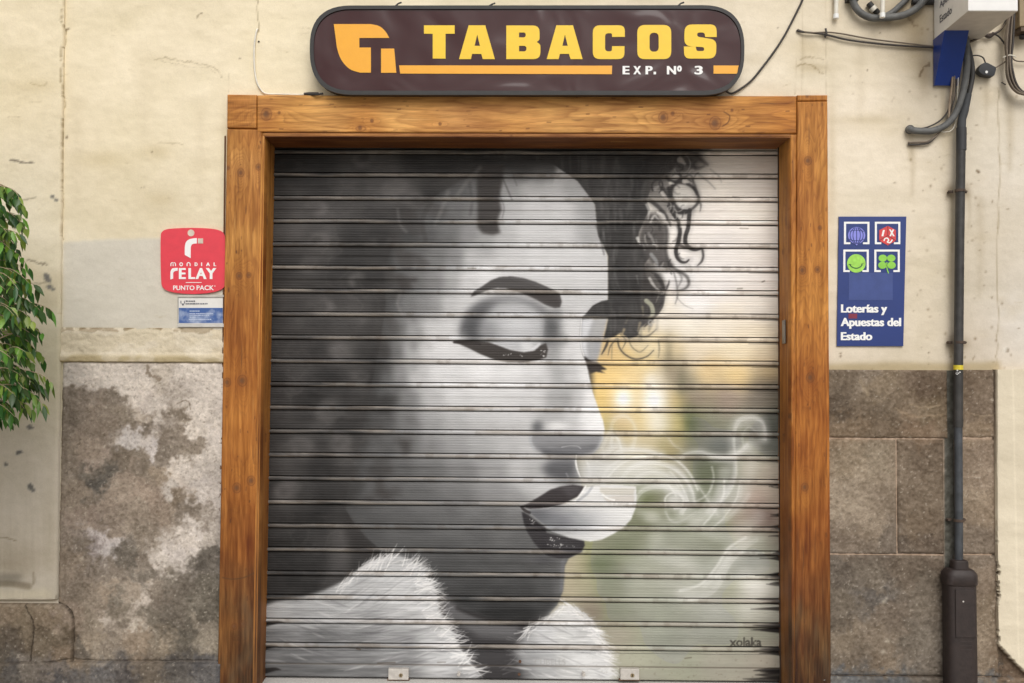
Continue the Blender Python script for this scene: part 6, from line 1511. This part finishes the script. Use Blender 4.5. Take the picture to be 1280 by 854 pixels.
bundle('cable_bundle', 'thin cables branching under the white box sign towards the right hand hank', None,
    [([(1205,54,-.02),(1218,50,-.02),(1232,44,-.02),(1244,42,-.02),(1252,36,-.02),(1258,24,-.03),(1262,10,-.03)], .0045, m_cab),
     ([(1205,56,-.02),(1222,49,-.025),(1234,43,-.025),(1246,40,-.02),(1256,31,-.03),(1263,16,-.03)], .0035, m_cabg),
     ([(1236,43,-.02),(1246,44,-.02),(1253,51,-.02),(1258,60,-.03),(1261,74,-.03)], .004, m_cab),
     ([(1230,42,-.022),(1236,46,-.02),(1242,42,-.02)], .009, flat('dark_tape', (60, 50, 44), .8)),
     ([(1262,66,-.03),(1268,75,-.02),(1278,77,-.02),(1300,77,-.02)], .0032, m_cabg)])
jb = empty('junction_box', pt(1235, 88, -.02), 'small black junction box dangling on two wires right of the blue wedge', 'junction box')
jc = rp([(1226.5,80,2.5),(1233,77.5,3),(1246,84.5,3),(1243,95.5,3),(1228,93.5,4),(1222.5,88,2.5)], 4)
o = solid('box_body', jc, -.045, -.008, flat('black_box_plastic', (40, 42, 46), .55), jb, .003)
Plate(-.0465, .002).loops(circle(1233.3, 90, 1.7, 10)).build('white_dot', m_white, jb)
cable('wire', [(1212,70,-.03),(1222,69.5,-.025),(1229,72.5,-.025),(1232,80,-.025)], -.02, .0032, m_cab, jb)
cable('wire', [(1244,85,-.025),(1251,81,-.025),(1258,76,-.03),(1263,72,-.03)], -.02, .003, m_cabg, jb)
mt = empty('metal_wall_box', pt(1284, 34, -.02), 'weathered beige metal box on the wall cut by the right edge', 'electrical box')
a = pt(1272.5, -30, -.05); b_ = pt(1330, 34, -.05)
MB().box((a[0], -.06, b_[2]), (b_[0], 0, a[2])).build('body', flat('dirty_beige_metal', (146, 128, 100), .7, var=.25, vscale=14), mt, bevel=.006)
a = pt(1272.5, 36, -.05); b_ = pt(1330, 41, -.05)
MB().box((a[0]+.004, -.07, b_[2]), (b_[0], 0, a[2])).build('bottom_flange', flat('rusty_beige_metal', (98, 82, 66), .8, var=.3), mt, bevel=.002)
MB().tube([pt(1278, 44, -.05), pt(1278, 48, -.04)], .014, 10).build('cable_gland', m_rim, mt)

# ================================================================== little tree on the left
tree = empty('ficus_tree', (pt(-92, 400, -.75)[0], -.75, 0), 'glossy green leafy ficus reaching into the left edge', 'tree')
TX = tree.location.x; TY = -.75
m_leafs, nt, b = nmat('ficus_leaf')
at = nt.nodes.new('ShaderNodeAttribute'); at.attribute_name = 'tint'
nt.links.new(at.outputs['Color'], b.inputs['Base Color']); b.inputs['Roughness'].default_value = .38; b.inputs['Specular IOR Level'].default_value = .45
tr = nt.nodes.new('ShaderNodeBsdfTranslucent'); ms = nt.nodes.new('ShaderNodeMixShader'); ms.inputs['Fac'].default_value = .22
hsn = nt.nodes.new('ShaderNodeHueSaturation'); hsn.inputs['Value'].default_value = 1.5; hsn.inputs['Saturation'].default_value = 1.1
nt.links.new(at.outputs['Color'], hsn.inputs['Color']); nt.links.new(hsn.outputs['Color'], tr.inputs['Color'])
nt.links.new(b.outputs['BSDF'], ms.inputs[1]); nt.links.new(tr.outputs['BSDF'], ms.inputs[2]); nt.links.new(ms.outputs['Shader'], nt.nodes['Material Output'].inputs['Surface'])
m_twig = flat('pale_bark', (168, 150, 122), .85, var=.2)
rr = random.Random(21)
crz = pt(-105, 392, TY)[2]
lv, lf, lc = [], [], []
def leaf(p, d, up_, L, W_, col):
    """pointed leaf folded along its midrib, drooping at the tip"""
    d = d.normalized(); side = d.cross(up_)
    if side.length < .1: side = d.cross(Vector((1, 0, 0)))
    side.normalize(); nn = side.cross(d).normalized()
    n0 = len(lv); prof_ = [(0, .03), (.18, .62), (.42, 1.0), (.66, .78), (.85, .34), (1.0, .03)]
    for t, wd in prof_:
        dr = -.22*L*t*t
        c_ = p+d*(L*t)+Vector((0, 0, 1))*dr
        for sgn in (-1, 0, 1):
            q = c_+side*(sgn*wd*W_*.5)+nn*((.16*W_*wd) if sgn else 0)
            lv.append(tuple(q)); lc.append(col)
    for i in range(5):
        a = n0+i*3
        lf.append((a, a+1, a+4, a+3)); lf.append((a+1, a+2, a+5, a+4))
twigs = MB()
def sprig(base, dirv, length, n):
    P_ = [base]; d = dirv.normalized(); p = base.copy()
    for i in range(7):
        d = (d+Vector((rr.gauss(0, .12), rr.gauss(0, .12), -.16))).normalized(); p = p+d*(length/7); P_.append(p.copy())
    twigs.tube(P_, [.0028-.0003*i for i in range(8)], 4)
    for k in range(n):
        t = (k+.6)/n*7; i = min(6, int(t)); q = P_[i].lerp(P_[i+1], t-i)
        tg = (P_[i+1]-P_[i]).normalized()
        sd_ = tg.cross(Vector((0, 0, 1))).normalized()*(1 if k % 2 else -1)
        ld = (tg*.55+sd_*rr.uniform(.5, 1.0)+Vector((rr.gauss(0, .2), rr.gauss(0, .2), -rr.uniform(.5, 1.4))))
        g_ = rr.random()
        if g_ < .55: col = (rr.uniform(.03, .055), rr.uniform(.08, .135), rr.uniform(.016, .03))
        elif g_ < .93: col = (rr.uniform(.10, .18), rr.uniform(.2, .32), rr.uniform(.03, .05))
        else: col = (rr.uniform(.22, .30), rr.uniform(.34, .42), rr.uniform(.06, .09))
        leaf(q, ld, Vector((rr.gauss(0, .4), -1, rr.uniform(.3, 1))), rr.uniform(.03, .062), rr.uniform(.013, .026), col)
# crown outline: radius to the right follows the photographed silhouette
outl = [(224, 22), (262, 38), (300, 36), (335, 36), (370, 54), (395, 66), (420, 52), (450, 57), (480, 56), (505, 46), (528, 26), (545, 4)]
def edge_x(z):
    us = [(pt(0, v, TY)[2], pt(u, v, TY)[0]) for v, u in outl]
    us.sort(); return float(np.interp(z, [q[0] for q in us], [q[1] for q in us]))
zlo, zhi = pt(0, 540, TY)[2], pt(0, 232, TY)[2]
cnt = 0
while cnt < 500:
    z = rr.uniform(zlo-.02, zhi+.08); ang = rr.uniform(0, 2*math.pi); f_ = math.sqrt(rr.random())
    ex = edge_x(min(max(z, zlo), zhi))-TX
    rmax = ex*.98 if abs(z-crz) < .62 else 0
    zz_ = (z-(zlo+zhi)/2)/((zhi-zlo)/2+.05)
    prof_r = math.sqrt(max(0, 1-zz_**4))*.50
    R__ = min(max(ex, .2), prof_r) if math.cos(ang) > .2 else prof_r*.95
    r__ = R__*(.45+.55*f_)
    if math.cos(ang) > .2: r__ = min(r__, (ex-.04)/max(math.cos(ang), .3))
    p = Vector((TX+math.cos(ang)*r__, TY+math.sin(ang)*r__*.8, z+.06))
    if p.x > edge_x(min(max(z, zlo), zhi))-.05: p.x = edge_x(min(max(z, zlo), zhi))-rr.uniform(.03, .16)
    d = Vector((math.cos(ang), math.sin(ang)*.8, rr.uniform(-.1, .5)))
    base = p-d.normalized()*.10
    sprig(base, d, rr.uniform(.10, .17), rr.randint(8, 12)); cnt += 1
me = bpy.data.meshes.new('crown'); me.from_pydata(lv, [], lf); me.update()
ca = me.color_attributes.new('tint', 'FLOAT_COLOR', 'POINT')
ca.data.foreach_set('color', np.concatenate([np.array(lc), np.ones((len(lc), 1))], 1).astype(np.float32).ravel())
link('crown', me, m_leafs, tree); me.shade_smooth()
tk = MB()
tk.tube(catmull([(TX, TY, .27), (TX+.01, TY, .8), (TX-.01, TY+.01, crz-.35), (TX+.01, TY, crz), (TX, TY, crz+.4)], 5), [.03]*6+[.026]*6+[.02]*6+[.008]*3, 10)
for _ in range(46):
    z = rr.uniform(crz-.5, crz+.3); ang = rr.uniform(0, 2*math.pi)
    zc = min(max(z+.12, zlo), zhi)
    r__ = (edge_x(zc)-TX-.12) if math.cos(ang) > 0.4 else .32
    e = Vector((TX+math.cos(ang)*r__, TY+math.sin(ang)*r__*.8, z+.12)); s0 = Vector((TX, TY, z-.15))
    tk.tube(catmull([s0, s0.lerp(e, .5)+Vector((rr.gauss(0, .03), rr.gauss(0, .03), .03)), e], 5), [.008-.0006*i for i in range(11)], 6)
tk.add(*(twigs.v, twigs.f))
tk.build('trunk', m_twig, tree, sm=True, ang=60)
pot = empty('plant_pot', (TX, TY, 0), 'round terracotta pot holding the leafy ficus', 'plant pot')
pr = MB()
def lathe(cx, cy, prof, n=32):
    vs = [(cx+r_*math.cos(i*2*math.pi/n), cy+r_*math.sin(i*2*math.pi/n), z) for r_, z in prof for i in range(n)]
    fs = [(j*n+i, j*n+(i+1) % n, (j+1)*n+(i+1) % n, (j+1)*n+i) for j in range(len(prof)-1) for i in range(n)]
    return vs, fs
pr.add(*lathe(TX, TY, [(.001, 0), (.13, 0), (.165, .26), (.185, .26), (.185, .31), (.16, .31), (.15, .28), (.001, .28)]))
pr.build('pot_body', flat('terracotta', (176, 104, 72), .85), pot, sm=True)
